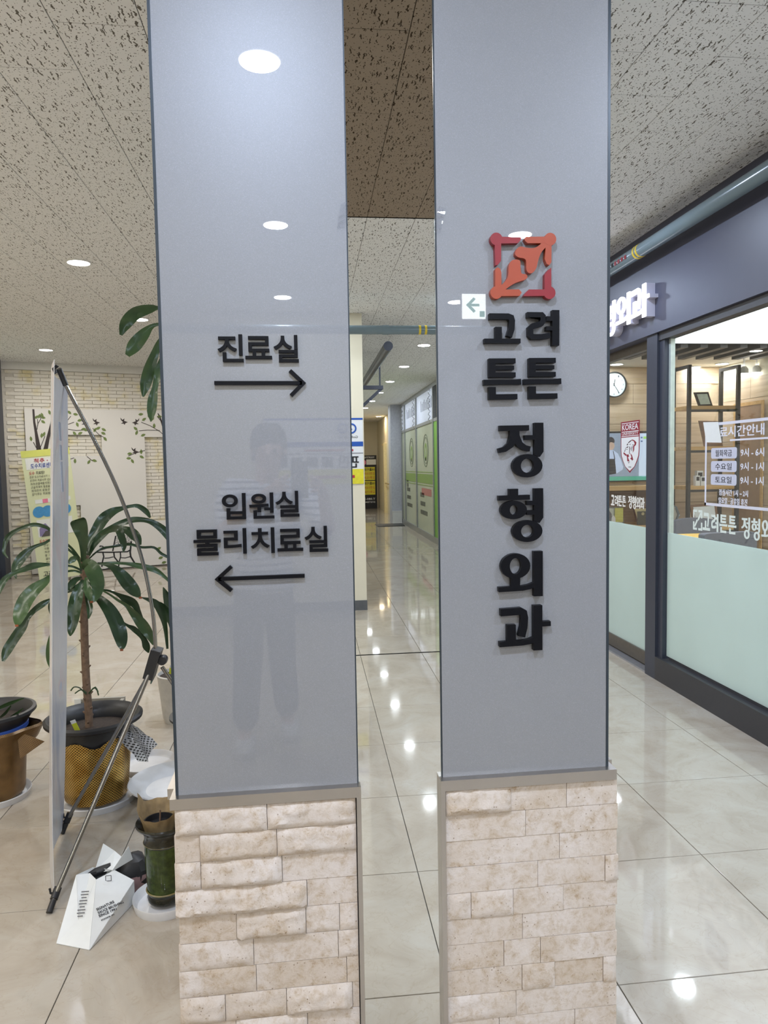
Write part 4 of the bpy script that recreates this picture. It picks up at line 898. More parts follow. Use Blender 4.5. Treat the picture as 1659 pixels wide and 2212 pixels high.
small_device(1514, 1526, 1028, 1048, Yf+.06, 'small white device with dark display, right one on the third shelf', sz[2]+.02)
pf = leaning('photo_frame', [(1296, 1097), (1346, 1097), (1349, 1137), (1298, 1137)], 7.92, mat('grey_frame', rgb((110, 104, 98)), .5), mat('pale_photo', rgb((196, 196, 180)), .35), .84, 'grey framed photograph of two figures on the counter', 'frame', zk)
q0 = at(1328, 1120, Y=7.91); MB().box(q0.x, q0.x+.10, 7.908, 7.912, q0.z-.04, q0.z+.12).build('picture_yellow', mat('photo_yellow', rgb((196, 190, 92)), .4), pf)
MB().poly3([at(x, y, Y=7.913) for x, y in ((1306, 1133), (1310, 1108), (1316, 1103), (1321, 1110), (1323, 1133))], -EY, .003).build('picture_figure', mat('photo_grey', rgb((110, 108, 112)), .4), pf)
MB().poly3([at(x, y, Y=7.910) for x, y in ((1320, 1133), (1321, 1118), (1325, 1113), (1329, 1118), (1330, 1133))], -EY, .003).build('picture_figure', mat('photo_white', rgb((216, 216, 216)), .4), pf)
pl = leaning('award_plaque', [(1369, 1100), (1401, 1099), (1405, 1137), (1378, 1138)], 7.90, mat('maroon_wood', rgb((88, 46, 38)), .4), mat('gold_edge', rgb((216, 200, 150)), .3, .4), .86, 'maroon award plaque with gold edged black plate on the counter', 'plaque', zk)
cc = at(1388, 1119, Y=7.9); MB().box(cc.x-.065, cc.x+.07, 7.893, 7.898, cc.z-.075, cc.z+.078).build('plate', mat('plaque_black', rgb((64, 62, 50)), .3), pl)
MB().disc((0, 0), .018, .018, (cc.x, 7.893, cc.z+.05), EX, EZ, -EY, .002, 12).build('seal', MATS['gold_edge'], pl)
# silver octagonal plate
cc = at(1446, 1112, Y=7.6); oc = thing('silver_plate', (cc.x, 7.6, cc.z-.14), 'octagonal silver award plate standing beside the shelf unit', 'plate')
MB().lathe([(.0, .012), (.085, .012), (.09, .0), (.125, -.012), (.13, -.006), (.125, .0)], cc, 8, axis=-EY).build('plate', mat('polished_silver', rgb((190, 196, 200)), .2, .9), oc)
MB().bar(cc+Vector((0, .03, -.12)), cc+Vector((0, .06, .05)), .02).build('stand', M_PLAST, oc)
MB().box(cc.x-.05, cc.x+.05, 7.58, 7.70, cc.z-.14, cc.z-.12).build('foot', M_PLAST, oc)
tag(MB().box(cc.x-.12, cc.x+.12, 7.48, 7.74, 0, cc.z-.14).build('pedestal', M_SHELF, None, at_=(cc.x, 7.7, 0)), 'oak pedestal box under the silver plate', 'pedestal')
# grey upholstered chairs
M_FAB = mat('grey_upholstery', rgb((96, 96, 104)), .85, var=.12, scale=40, bump=.3)
def chair(nm, cx_, cy_, rz, W_, Hb, label, flat=False):
    o = thing(nm, (cx_, cy_, 0), label, 'chair'); o.rotation_euler = (0, 0, 0); ca, sa = math.cos(rz), math.sin(rz)
    u, v = Vector((ca, sa, 0)), Vector((-sa, ca, 0)); C_ = Vector((cx_, cy_, 0))
    MB().obox(C_+EZ*.42, u, v, EZ, W_/2, .24, .05).build('seat', M_FAB, o)
    pts = []; k = 14
    for i in range(k+1):
        t = math.pi*i/k
        if flat: pts.append((-math.copysign(abs(math.cos(t))**.22, math.cos(t))*W_/2, (Hb-.45)*(.90+.10*math.sin(t)**.25))); continue
        pts.append((-math.cos(t)*W_/2*(1 if abs(math.cos(t)) < .97 else 1), (Hb-.45)*.78+(Hb-.45)*.22*math.sin(t)**.6))
    MB().prism([(-W_/2, 0)]+pts+[(W_/2, 0)], C_+EZ*.45+v*.20, u, EZ, v, .07).build('backrest', M_FAB, o)
    for a in (-1, 1):
        for b in (-1, 1): MB().tube([C_+u*(a*W_*.42)+v*(b*.2)+EZ*.38, C_+u*(a*W_*.45)+v*(b*.23)], .012, 8).build('leg', M_PLAST, o)
    return o
p1 = at(1503, 1135, Y=6.3); chair('waiting_chair', p1.x, 6.1, 0, .52, at(1500, 1119, Y=6.3).z, 'grey upholstered chair with rounded back facing the shelf')
p2 = at(1594, 1165, Y=5.0); chair('waiting_chair', p2.x, 4.85, .12, .46, at(1594, 1150, Y=5.05).z, 'grey upholstered chair with straight back nearest the window', True)
a, b, c_, e = yplate(1474, 1532, 1156, 1200, 5.90)
cu = thing('cushion', ((a+b)/2, 5.92, .47), 'yellow cushion leaning on the rounded grey chair back', 'cushion')
mbc = MB(); zc_ = .47+(e-.47)/2; hz = (e-.47)/2
for sg in (1, -1):
    k7 = len(mbc.v)
    for i in range(7):
        for j in range(7):
            s_, t_ = i/3-1, j/3-1; mbc.v.append(Vector(((a+b)/2+s_*(b-a)/2, 5.95+.25*(t_+1)*hz-sg*.05*(1-s_*s_)*(1-t_*t_), zc_+t_*hz)))
    for i in range(6):
        for j in range(6): q = (k7+i*7+j, k7+(i+1)*7+j, k7+(i+1)*7+j+1, k7+i*7+j+1); mbc.f.append(q if sg > 0 else q[::-1])
mbc.build('cover', mat('yellow_fabric', rgb((232, 190, 104)), .8), cu, True)

# ================================================================== plants, pots and banner on the left
def crom(P, n=4):
    out = []; k = len(P)
    for i in range(k-1):
        a, b, c, d = P[max(i-1, 0)], P[i], P[i+1], P[min(i+2, k-1)]
        for s in range(n):
            t = s/n; out.append(tuple(.5*((2*b[j])+(c[j]-a[j])*t+(2*a[j]-5*b[j]+4*c[j]-d[j])*t*t+(3*b[j]-a[j]-3*c[j]+d[j])*t**3) for j in range(len(b))))
    return out+[tuple(P[-1])]
def leaf(pts, Y0, Y1, parent, z=(0, 1040, 4.1475), m_=None, tilt=None, name='leaf', tip=False):
    ox, oy, k = z; P = crom([(ox+x/k, oy+y/k, h/k) for x, y, h in pts], 4); n = len(P)
    C = [at(x, y, Y=Y0+(Y1-Y0)*(i/(n-1))**.8) for i, (x, y, h) in enumerate(P)]
    tl = random.uniform(-.5, .5) if tilt is None else tilt; ph = random.uniform(0, 6); mb = MB(); vs = []; fs = []
    for i in range(n):
        t = (C[min(i+1, n-1)]-C[max(i-1, 0)]).normalized(); vd = (C[i]-Vector((0, 0, CH))); dist = vd.dot(FWD); vd.normalize()
        sd = t.cross(vd).normalized(); hw = max(.4, P[i][2])*dist/F
        for s in (-1, -.5, 0, .5, 1):
            off = sd*(hw*s)+vd*(hw*s*tl)+vd*(hw*(.32*(1-abs(s))))
            if abs(s) == 1: off += vd*(hw*.22*math.sin(i*1.1+ph+s))
            vs.append(C[i]+off)
        vs.append(C[i]+vd*(hw*.32+.0012))
    for i in range(n-1):
        for s in range(4): fs.append((i*6+s, i*6+s+1, i*6+6+s+1, i*6+6+s))
        fs.append((i*6, i*6+6, i*6+11, i*6+5)); fs.append((i*6+4, i*6+5, i*6+11, i*6+10))
    mb.add(vs, fs); o = mb.build(name, m_ or M_LEAF, parent, True)
    if tip:
        a = C[-1]; MB().obox(a, EX, EZ, EY, .006, .004, .0015).build('dry_tip', mat('dry_orange', rgb((150, 80, 44)), .7), o)
    return o
def pot(o, c, prof, m_, nm='pot', seg=40, wob=None): return MB().lathe(prof, c, seg, wob=wob).build(nm, m_, o, True)
# ---- main dracaena in the gold mesh pot
PX, PY = -.935, 3.27
dr = thing('potted_dracaena', (PX, PY, .018), 'dracaena with long drooping leaves in a gold mesh wrapped pot', 'potted plant')
C0 = Vector((PX, PY, .022))
pot(dr, C0, [(.001, 0), (.125, 0), (.13, .01), (.142, .14), (.150, .27), (.151, .275)], M_GOLD, 'mesh_wrap', 48, lambda i, t, r, z: (r*(1+.018*math.sin(9*t)+.012*math.sin(17*t+2))+(.002 if i else 0), z+(.014*math.sin(6*t) if i >= 4 else 0)))
pot(dr, C0, [(.001, .012), (.118, .012), (.145, .27), (.160, .322), (.206, .345), (.208, .358), (.196, .366), (.168, .352), (.152, .33), (.150, .30)], M_PLAST, 'pot')
pot(dr, C0, [(.151, .302), (.10, .308), (.001, .312)], M_SOIL, 'soil', 32)
fl = MB(); vs = []
for i in range(7):
    for j in range(6):
        a = -.55+i*.19; r = .152+j*.021*(1+.15*math.sin(i*2.)); z = .30-.012*j-.015*math.sin(i*1.7+j)-(.05*(j/5)**2)
        vs.append(C0+Vector((math.cos(a)*r, math.sin(a)*r-.03, z)))
fl.add(vs, [(i*6+j, (i+1)*6+j, (i+1)*6+j+1, i*6+j+1) for i in range(6) for j in range(5)]).build('mesh_flap', M_GREYMESH, dr, True)
stem = [at(x, y, Y=PY) for x, y in ((193, 1578), (191, 1530), (187, 1480), (184, 1420), (182, 1350), (181, 1290), (182, 1240), (184, 1200))]
st = MB().tube(crom([tuple(p) for p in stem], 4), .0165, 12).build('stem', M_BARK, dr, True)
for k in range(34):
    t = k/34; i = min(6, int(t*7)); p = stem[i].lerp(stem[i+1], t*7-i); a = k*2.4; d = Vector((math.cos(a), math.sin(a)*.7, .5))
    MB().tube([p+Vector((math.cos(a), math.sin(a), 0))*.013, p+Vector((math.cos(a), math.sin(a), .25))*.024], [.007, .003], 5).build('leaf_scar', M_BARK, st)
TA = [(193-6, 1498), (175, 1494), (160, 1490), (155, 1498)]
for q in ([(186, 1500), (172, 1486), (160, 1484), (153, 1492)], [(194, 1496), (204, 1486), (212, 1494)], [(192, 1498), (206, 1484), (213, 1502)], [(187, 1497), (175, 1490), (162, 1498)]):
    MB().tube(crom([tuple(at(x, y, Y=PY-.02)) for x, y in q], 3), [.003]*(len(q)*3-2), 5).build('young_shoot', M_LEAF, dr)
Lf = [
 ([(745, 720, 18), (748, 620, 28), (742, 520, 42), (722, 430, 62), (700, 360, 68), (692, 338, 50)], 3.25, 3.2, 0), ([(770, 680, 16), (800, 540, 26), (870, 420, 45), (930, 330, 48), (1010, 270, 36), (1090, 242, 20), (1170, 222, 14), (1240, 222, 20), (1310, 270, 24), (1345, 325, 8)], 3.27, 3.5, 0),
 ([(770, 700, 16), (830, 580, 26), (900, 490, 34), (1000, 415, 24), (1100, 370, 28), (1200, 342, 26), (1320, 350, 22), (1420, 400, 32), (1505, 480, 38), (1545, 560, 22)], 3.3, 3.35, 0), ([(900, 480, 10), (1000, 430, 26), (1060, 430, 34), (1090, 500, 32), (1110, 570, 26), (1105, 635, 5)], 3.25, 3.1, 0),
 ([(1040, 408, 6), (1110, 425, 26), (1180, 460, 46), (1230, 510, 38), (1262, 568, 6)], 3.28, 3.2, 0), ([(735, 720, 9), (660, 620, 11), (600, 560, 10), (470, 450, 12), (400, 405, 15), (300, 387, 18), (190, 420, 16), (110, 462, 20), (60, 515, 22), (40, 580, 15), (37, 640, 13), (75, 688, 3)], 3.27, 3.15, 0),
 ([(735, 760, 9), (650, 640, 10), (480, 525, 10), (400, 553, 13), (300, 590, 18), (230, 645, 36), (170, 715, 40), (132, 795, 28), (145, 872, 4)], 3.25, 3.05, 0), ([(735, 800, 9), (640, 760, 10), (480, 745, 10), (400, 745, 17), (300, 756, 30), (220, 785, 24), (120, 822, 18), (45, 875, 26), (10, 945, 22), (-10, 1020, 5)], 3.2, 2.95, 0),
 ([(735, 820, 10), (640, 800, 10), (470, 840, 12), (400, 900, 36), (300, 975, 56), (225, 1070, 64), (180, 1180, 58), (158, 1265, 32), (150, 1292, 8)], 3.22, 2.95, 1), ([(740, 900, 8), (600, 980, 10), (470, 1050, 12), (380, 1100, 28), (300, 1160, 24), (245, 1225, 24), (195, 1310, 40), (120, 1420, 42), (60, 1520, 40), (28, 1612, 12)], 3.25, 3.05, 0),
 ([(735, 980, 8), (600, 1150, 10), (480, 1320, 10), (440, 1470, 22), (440, 1600, 22), (462, 1690, 4)], 3.28, 3.3, 0), ([(735, 960, 6), (560, 1010, 6), (455, 1080, 6), (440, 1130, 8), (455, 1195, 7)], 3.3, 3.35, 0),
 ([(745, 790, 16), (780, 735, 45), (830, 790, 68), (870, 890, 62), (875, 980, 46), (850, 1050, 26), (820, 1080, 8)], 3.2, 3.0, 1), ([(775, 760, 8), (900, 738, 10), (1000, 762, 26), (1080, 830, 50), (1150, 915, 60), (1215, 990, 46), (1258, 1042, 6)], 3.24, 3.12, 1),
 ([(775, 770, 6), (900, 738, 8), (1000, 730, 12), (1130, 736, 14), (1250, 757, 25), (1380, 790, 24), (1470, 850, 15), (1555, 935, 8)], 3.3, 3.4, 0), ([(770, 880, 6), (860, 965, 8), (960, 975, 9), (1050, 1010, 14), (1140, 1062, 38), (1200, 1095, 34), (1240, 1160, 20), (1282, 1228, 3)], 3.28, 3.35, 0),
 ([(770, 900, 6), (960, 1000, 8), (1050, 1060, 11), (1130, 1110, 16), (1200, 1190, 32), (1280, 1290, 48), (1340, 1380, 36), (1372, 1465, 6)], 3.3, 3.25, 0), ([(770, 930, 10), (830, 1010, 18), (900, 1060, 38), (980, 1150, 56), (1040, 1260, 64), (1080, 1380, 60), (1092, 1470, 38), (1090, 1510, 8)], 3.2, 2.98, 1),
 ([(745, 880, 12), (715, 950, 36), (690, 1020, 52), (668, 1120, 56), (650, 1250, 50), (635, 1345, 28), (630, 1385, 5)], 3.22, 3.1, 0), ([(730, 800, 8), (700, 690, 14), (650, 700, 28), (612, 735, 10)], 3.25, 3.15, 0), ([(740, 860, 9), (680, 880, 24), (640, 920, 30), (610, 975, 14)], 3.26, 3.2, 0),
 ([(760, 980, 9), (790, 1060, 24), (805, 1150, 26), (792, 1230, 6)], 3.24, 3.15, 0), ([(775, 960, 5), (1000, 1180, 6), (1130, 1282, 10), (1200, 1322, 24), (1280, 1400, 22), (1312, 1480, 32), (1332, 1535, 6)], 3.34, 3.42, 0), ([(770, 720, 6), (900, 605, 7), (1000, 585, 10), (1150, 562, 13), (1270, 590, 11), (1380, 592, 11), (1450, 650, 13), (1545, 695, 12)], 3.32, 3.45, 0),
 ([(770, 860, 10), (780, 950, 30), (800, 1010, 34), (815, 1070, 10)], 3.18, 3.1, 0), ([(755, 740, 10), (790, 640, 20), (830, 560, 26), (900, 500, 10)], 3.3, 3.35, 0), ([(720, 960, 8), (650, 960, 22), (612, 990, 10)], 3.3, 3.3, 0)]
for pts, y0, y1, tp in Lf: leaf(pts, y0, y1, dr, tip=bool(tp), m_=M_LEAFL if random.random() < .2 else M_LEAF)
def tagstick(o, x, y, Y, ang=.3):
    p = at(x, y, Y=Y); d = Vector((math.sin(ang), .25, -1)).normalized(); u = Vector((math.cos(ang), 0, math.sin(ang))); n = u.cross(d)
    MB().obox(p+d*.006, u, d, n, .011, .008, .0008).build('plant_tag_head', M_PAPER, o); MB().obox(p+d*.034, u, d, n, .0105, .02, .0008).build('plant_tag', M_TAGY, o)
tagstick(dr, 157, 1557, 3.2, .3)
def saucer(c, r, label, m_=None, scallop=0):
    o = MB().lathe([(.001, .004), (r*.86, .004), (r*.93, .012), (r*.98, .030), (r, .032), (r*1.01, .028), (r*.95, .0), (.001, 0)], c, 48, wob=(lambda i, t, rr, z: (rr*(1+.02*math.sin(24*t)) if i in (2, 3, 4, 5) else rr, z)) if scallop else None).build('saucer', m_ or M_SAUCER, None, True, c)
    return tag(o, label, 'saucer')
saucer((PX, PY, 0), .175, 'white plastic saucer under the gold mesh pot')
saucer((PX+.15, PY+.33, 0), .14, 'scalloped pale saucer behind the gold mesh pot', scallop=1)
# ---- pot at the left edge
LX, LYc = -1.405, 3.36; C1 = Vector((LX, LYc, .02))
lp = thing('potted_plant', (LX, LYc, .02), 'potted plant in a bronze wrap tied with a blue strap at left edge', 'potted plant')
pot(lp, C1, [(.001, 0), (.118, 0), (.125, .02), (.135, .18), (.145, .25), (.168, .30), (.16, .31)], M_GOLD2, 'wrap', 48, lambda i, t, r, z: (r*(1+.02*math.sin(7*t))+(.045*max(0, math.cos(t*2-.2))**4 if i >= 4 else 0), z))
pot(lp, C1, [(.11, .26), (.135, .30), (.17, .355), (.188, .372), (.186, .384), (.172, .386), (.145, .36), (.135, .33)], M_PLAST, 'pot')
pot(lp, C1, [(.138, .335), (.001, .345)], M_SOIL, 'soil', 24)
pot(lp, C1, [(.146, .298), (.151, .300), (.151, .316), (.146, .318)], mat('blue_strap', rgb((60, 92, 170)), .5), 'strap')
MB().poly3([C1+Vector((.13, -.06, .30)), C1+Vector((.235, -.03, .235)), C1+Vector((.15, -.09, .185))], EY, .002).build('wrap_flap', M_GOLD2, lp)
for q in ([(-8, 1532, 3), (20, 1520, 4), (52, 1508, 1)], [(10, 1560, 2), (25, 1550, 4), (50, 1530, 1)], [(0, 1550, 2), (12, 1540, 3), (24, 1524, 1)]): leaf([(x, y, h) for x, y, h in q], LYc-.02, LYc-.1, lp, (0, 0, 1))
saucer((LX, LYc, 0), .15, 'white saucer under the bronze wrapped pot at left edge')
# ---- maroon pot with the tall plant behind the pillar
MX, MY = -.50, 3.62; C2 = Vector((MX, MY, 0))
mp_ = thing('tall_potted_plant', (MX, MY, 0), 'tall plant in a maroon wrapped pot half hidden behind the pillar', 'potted plant')
pot(mp_, C2, [(.001, 0), (.115, 0), (.14, .03), (.152, .10), (.14, .165), (.12, .185)], M_MAROON, 'wrap', 40, lambda i, t, r, z: (r*(1+.03*math.sin(6*t+1)), z))
pot(mp_, C2, [(.11, .14), (.125, .19), (.155, .225), (.172, .235), (.172, .245), (.155, .247), (.13, .22), (.12, .2)], M_PLAST, 'pot'); pot(mp_, C2, [(.125, .2), (.001, .21)], M_SOIL, 'soil', 24)
tstem = [C2+Vector(v) for v in ((0, 0, .2), (.01, .01, .7), (-.005, .02, 1.3), (0, .02, 1.9), (.0, .02, 2.25))]
MB().tube(crom([tuple(p) for p in tstem], 4), .018, 12).build('stem', M_BARK, mp_, True)
top = tstem[-1]; tp_ = pix(top); Z1 = (0, 0, 1)
for pts, y1 in (([(tp_[0], tp_[1], 5), (370, 668, 4), (345, 665, 3), (325, 667, 9), (293, 677, 13), (271, 700, 12), (261, 724, 3)], 3.5), ([(tp_[0], tp_[1]+15, 5), (372, 700, 4), (347, 700, 3), (328, 705, 5), (310, 723, 12), (289, 748, 14), (275, 768, 5)], 3.45),
                ([(tp_[0], tp_[1]+25, 5), (365, 715, 4), (346, 738, 6), (336, 760, 8), (322, 800, 12), (314, 832, 11), (309, 857, 2)], 3.55), ([(tp_[0], tp_[1]+30, 5), (368, 745, 4), (350, 778, 6), (342, 804, 8), (335, 836, 6), (330, 862, 10), (327, 890, 9), (326, 911, 1)], 3.5)):
    leaf(pts, MY, y1, mp_, Z1, M_LEAFL)
for a in range(8):      # the rest of the crown, hidden by the pillar from here
    an = a*.7+.2; d = Vector((math.cos(an), math.sin(an), 0)); mb = MB(); vs = []
    for i in range(9):
        t = i/8; p = top+d*(.5*t)+EZ*(.18*math.sin(t*2.6)-.3*t*t); w_ = .035*math.sin(math.pi*min(1, t*.9+.1)); s_ = d.cross(EZ); vs += [p-s_*w_, p+EZ*-.006, p+s_*w_]
    mb.add(vs, [(i*3+j, i*3+j+1, i*3+4+j, i*3+3+j) for i in range(8) for j in (0, 1)])
    if d.x > -.2 and d.y > -.5: mb.build('leaf', M_LEAFL, mp_, True)
leaf([(1500, 1500, 10), (1480, 1300, 20), (1440, 1160, 34), (1380, 1080, 28), (1270, 1040, 4)], 3.5, 3.35, mp_); leaf([(1600, 1500, 14), (1570, 1350, 26), (1510, 1200, 34), (1450, 1110, 22), (1385, 1075, 6)], 3.55, 3.4, mp_)
leaf([(1600, 1450, 20), (1570, 1300, 50), (1530, 1130, 52), (1490, 1020, 30), (1462, 948, 4)], 3.55, 3.45, mp_); leaf([(1420, 1500, 8), (1400, 1600, 16), (1385, 1700, 22), (1350, 1815, 4)], 3.5, 3.4, mp_)
tagstick(mp_, 379, 1537, 3.55, .1)
# ---- pale pot and low planter behind
WX, WY = -.725, 4.25; C3 = Vector((WX, WY, 0)); wp = thing('pale_pot', (WX, WY, 0), 'pale grey pot with soil and a striped tag behind the pillar edge', 'plant pot')
pot(wp, C3, [(.001, 0), (.09, 0), (.10, .03), (.125, .27), (.128, .28), (.12, .285), (.115, .26)], mat('pale_grey_ceramic', rgb((188, 184, 176)), .5), 'pot'); pot(wp, C3, [(.117, .265), (.001, .268)], M_SOIL, 'soil', 24); tagstick(wp, 371, 1438, 4.2, -.2)
pw = at(192, 1527, Y=4.05); bx = thing('trough_planter', (pw.x, 4.15, 0), 'low rectangular trough of dark soil behind the gold mesh pot', 'planter')
zt_ = .135; xa, xb = at(140, 1520, Y=4.05).x, at(247, 1520, Y=4.05).x; M_TR = mat('grey_trough', rgb((150, 146, 136)), .6)
MB().box(xa, xb, 3.98, 4.0, 0, zt_).box(xa, xb, 4.28, 4.30, 0, zt_+.01).box(xa, xa+.02, 4.0, 4.28, 0, zt_).box(xb-.02, xb, 4.0, 4.28, 0, zt_+.004).build('trough', M_TR, bx); MB().box(xa+.02, xb-.02, 4.0, 4.28, .02, zt_-.03).build('soil', M_SOIL, bx)
MB().obox(at(168, 1525, Y=4.0)+EZ*.01, EX, EZ, EY, .016, .028, .002).build('plant_tag', M_PAPER, bx)
# ---- white tray
tr = thing('white_tray', (-.583, 3.235, .036), 'round white plastic tray lying on a saucer edge behind the green vase', 'tray')
pot(tr, Vector((-.583, 3.235, .036)), [(.001, .012), (.13, .012), (.155, .03), (.205, .05), (.208, .046), (.165, .014), (.14, 0), (.001, 0)], M_SAUCER, 'tray')
# ---- green vase with the paper wrapped pot
VX, VY = -.485, 2.43; CV = Vector((VX, VY, .022))
vs_ = thing('green_vase', (VX, VY, .02), 'green glazed cylindrical vase with dark flared rim', 'vase')
pot(vs_, CV, [(.001, 0), (.058, 0), (.060, .012), (.056, .022), (.0575, .028)], M_VASEB, 'foot'); pot(vs_, CV, [(.0575, .028), (.060, .034), (.058, .040), (.0600, .06), (.0635, .13), (.0635, .195)], M_VASE, 'body')
pot(vs_, CV, [(.0635, .195), (.067, .201), (.0635, .207), (.063, .225), (.070, .243), (.088, .258), (.0905, .264), (.088, .269), (.066, .25), (.056, .225), (.055, .16), (.001, .15)], M_VASEB, 'rim')
for z in (.036, .201): pot(vs_, CV, [(.0605 if z < .1 else .0640, z-.003), (.064 if z < .1 else .0675, z), (.0605 if z < .1 else .0640, z+.003)], mat('tan_ring', rgb((120, 108, 66)), .3), 'ring')
wr = thing('paper_wrapped_pot', (VX-.012, VY, .19), 'small pot wrapped in tan mesh paper standing in the green vase', 'plant pot')
CW = Vector((VX-.012, VY, .176))
pot(wr, CW, [(.001, .0), (.034, 0), (.042, .06), (.054, .115), (.068, .16), (.069, .162), (.055, .118)], M_TAN, 'paper_wrap', 48, lambda i, t, r, z: (r*(1+.04*math.sin(11*t)), z+((.05*max(0, math.cos(2*t+.1))**3*(1 if math.sin(t) > -.9 else .4)-.02*max(0, -math.sin(t))) if i in (4, 5) else 0)))
pot(wr, CW, [(.030, .0), (.048, .112), (.050, .118), (.046, .118), (.044, .10), (.001, .098)], M_PLAST, 'inner_pot')
MB().tube([CW+Vector((0, 0, .09)), CW+Vector((.004, 0, .15))], .003, 6).build('dead_stem', M_BARK, wr)
saucer((VX, VY, 0), .108, 'white saucer with spilled soil under the green vase')
# ---- white paper bag and a dark bag behind it
bg = thing('paper_bag', at(200, 2000, Z=0), 'white printed paper carrier bag slumped on the floor by the banner stand', 'bag')
G = lambda x, y, Y: at(x, y, Y=Y)
fl_, fr_ = at(122, 2038, Z=.002), at(193, 2052, Z=.002); br_ = at(291, 1948, Z=.002); bl_ = fl_+(br_-fr_)
tfl, tfr = G(165, 1890, 2.33), G(208, 1900, 2.29); tbr, tbl = G(247, 1880, 2.46), G(197, 1872, 2.50)
cor = br_+Vector((0, 0, .075)); nb = (cor-fr_).cross(tbr-fr_).normalized(); _d2 = ray(208, 1900); tfr = Vector((0, 0, CH))+_d2*((fr_-Vector((0, 0, CH))).dot(nb)/_d2.dot(nb)); tfl = G(165, 1890, tfr.y+.015); tbl = G(199, 1874, tbr.y+.06)
mfl, mfr, mfc = fl_.lerp(tfl, .28), fr_.lerp(tfr, .28), (fl_.lerp(tfl, .33)+fr_.lerp(tfr, .33))/2+Vector((0, .012, 0))
tfc = (tfl+tfr)/2+Vector((.004, .03, -.004)); tbc = (tbl+tbr)/2
cor = br_+Vector((0, 0, .075))
th = .0012
def sheet(pl, nm, m_=M_PAPER, par=None):
    mb = MB(); 
    for p in pl: n_ = (p[1]-p[0]).cross(p[2]-p[0]).normalized(); mb.poly3(p, n_, th)
    return mb.build(nm, m_, par or bg)
sheet([[fl_, fr_, mfc], [fl_, mfc, tfl], [fr_, tfr, mfc], [mfc, tfr, tfc], [mfc, tfc, tfl]], 'end_panel'); side = sheet([[fr_, br_, cor], [fr_, cor, tbr], [fr_, tbr, tfr]], 'printed_side')
sheet([[fl_, tfl, bl_], [bl_, tfl, tbl]], 'side_panel'); sheet([[br_, bl_, cor], [bl_, tbl, cor], [cor, tbl, tbr]], 'end_panel'); sheet([[fl_, bl_, br_, fr_]], 'bottom')
f1, f2, f3, f4, f5 = G(203, 1886, 2.50), G(223, 1822, 2.56), G(248, 1838, 2.56), G(262, 1850, 2.53), G(243, 1880, 2.47)
sheet([[f1, f2, f3], [f1, f3, f5], [f3, f4, f5]], 'raised_flap'); g1, g2, g3 = G(240, 1884, 2.45), G(278, 1828, 2.50), G(287, 1856, 2.52)
sheet([[g1, g2, g3]], 'raised_flap')
MB().tube([G(192, 1890, tfr.y+.06), G(206, 1886, tfr.y+.08), G(224, 1879, tfr.y+.085), G(240, 1868, tfr.y+.09)], [.008, .016, .016, .008], 10).build('dark_contents', M_DARK, bg, True)
# print on the bag side
e1 = (br_-fr_).normalized()
if nb.y > 0: nb = -nb
ev = nb.cross(e1); 
if ev.z < 0: ev = -ev
def on_bag(x, y):
    d = ray(x, y); t = (fr_-Vector((0, 0, CH))).dot(nb)/d.dot(nb); return Vector((0, 0, CH))+d*t+nb*.003
for s_, a0, a1, hh in (('SIGNATURE', (209, 1969), (247, 1951), .0088), ('SAUCE BRUSHING', (212, 1976), (267, 1952), .0088), ('SINCE 1991', (214, 1983), (252, 1967), .0088), ('KYOCHON 1991', (219, 1991), (247, 1978), .0055)):
    p, q = on_bag(*a0), on_bag(*a1); u_ = (q-p); L_ = u_.length; u_.normalize(); v_ = nb.cross(u_); v_ = v_ if v_.z > 0 else -v_
    text(s_, .012, .02, 'print', M_PRINT, bg, p, u_, v_, nb, L_, hh, .0008)
ne = (fr_-fl_).cross(tfl-fl_).normalized(); ne = ne if ne.y < 0 else -ne
for k in range(9):
    p = fl_.lerp(fr_, .55).lerp(tfl.lerp(tfr, .62), .42+k*.045); MB().obox(p+ne*.004, EX, EZ, EY, .012 if k % 3 else .008, .0016, .0006).build('print', mat('grey_print', rgb((120, 120, 122)), .6), bg)
c_b = on_bag(234, 1904); MB().obox(c_b, EX, EZ, EY, .009, .0012, .0006).obox(c_b+EZ*.018, EX, EZ, EY, .009, .0012, .0006).obox(c_b+Vector((-.009, 0, .009)), EX, EZ, EY, .0012, .009, .0006).obox(c_b+Vector((.009, 0, .009)), EX, EZ, EY, .0012, .009, .0006).build('recycle_mark', MATS['grey_print'], bg)
db = thing('dark_bag', at(282, 1935, Z=0), 'crumpled bag of dark material between the paper bag and the green vase', 'bag')
mbd = MB().lathe([(.001, 0), (.05, 0), (.062, .03), (.058, .07), (.04, .10), (.001, .115)], at(280, 1932, Z=0)+Vector((0, .06, 0)), 14, wob=lambda i, t, r, z: (r*(1+.15*math.sin(3*t+i)), z)); mbd.build('contents', M_DARK, db, True)
MB().lathe([(.052, .0), (.066, .03), (.064, .055)], at(280, 1932, Z=0)+Vector((0, .06, 0)), 14, wob=lambda i, t, r, z: (r*(1+.15*math.sin(3*t+i)), z)).build('wrapper', mat('translucent_brownish', rgb((150, 120, 118)), .4), db, True)
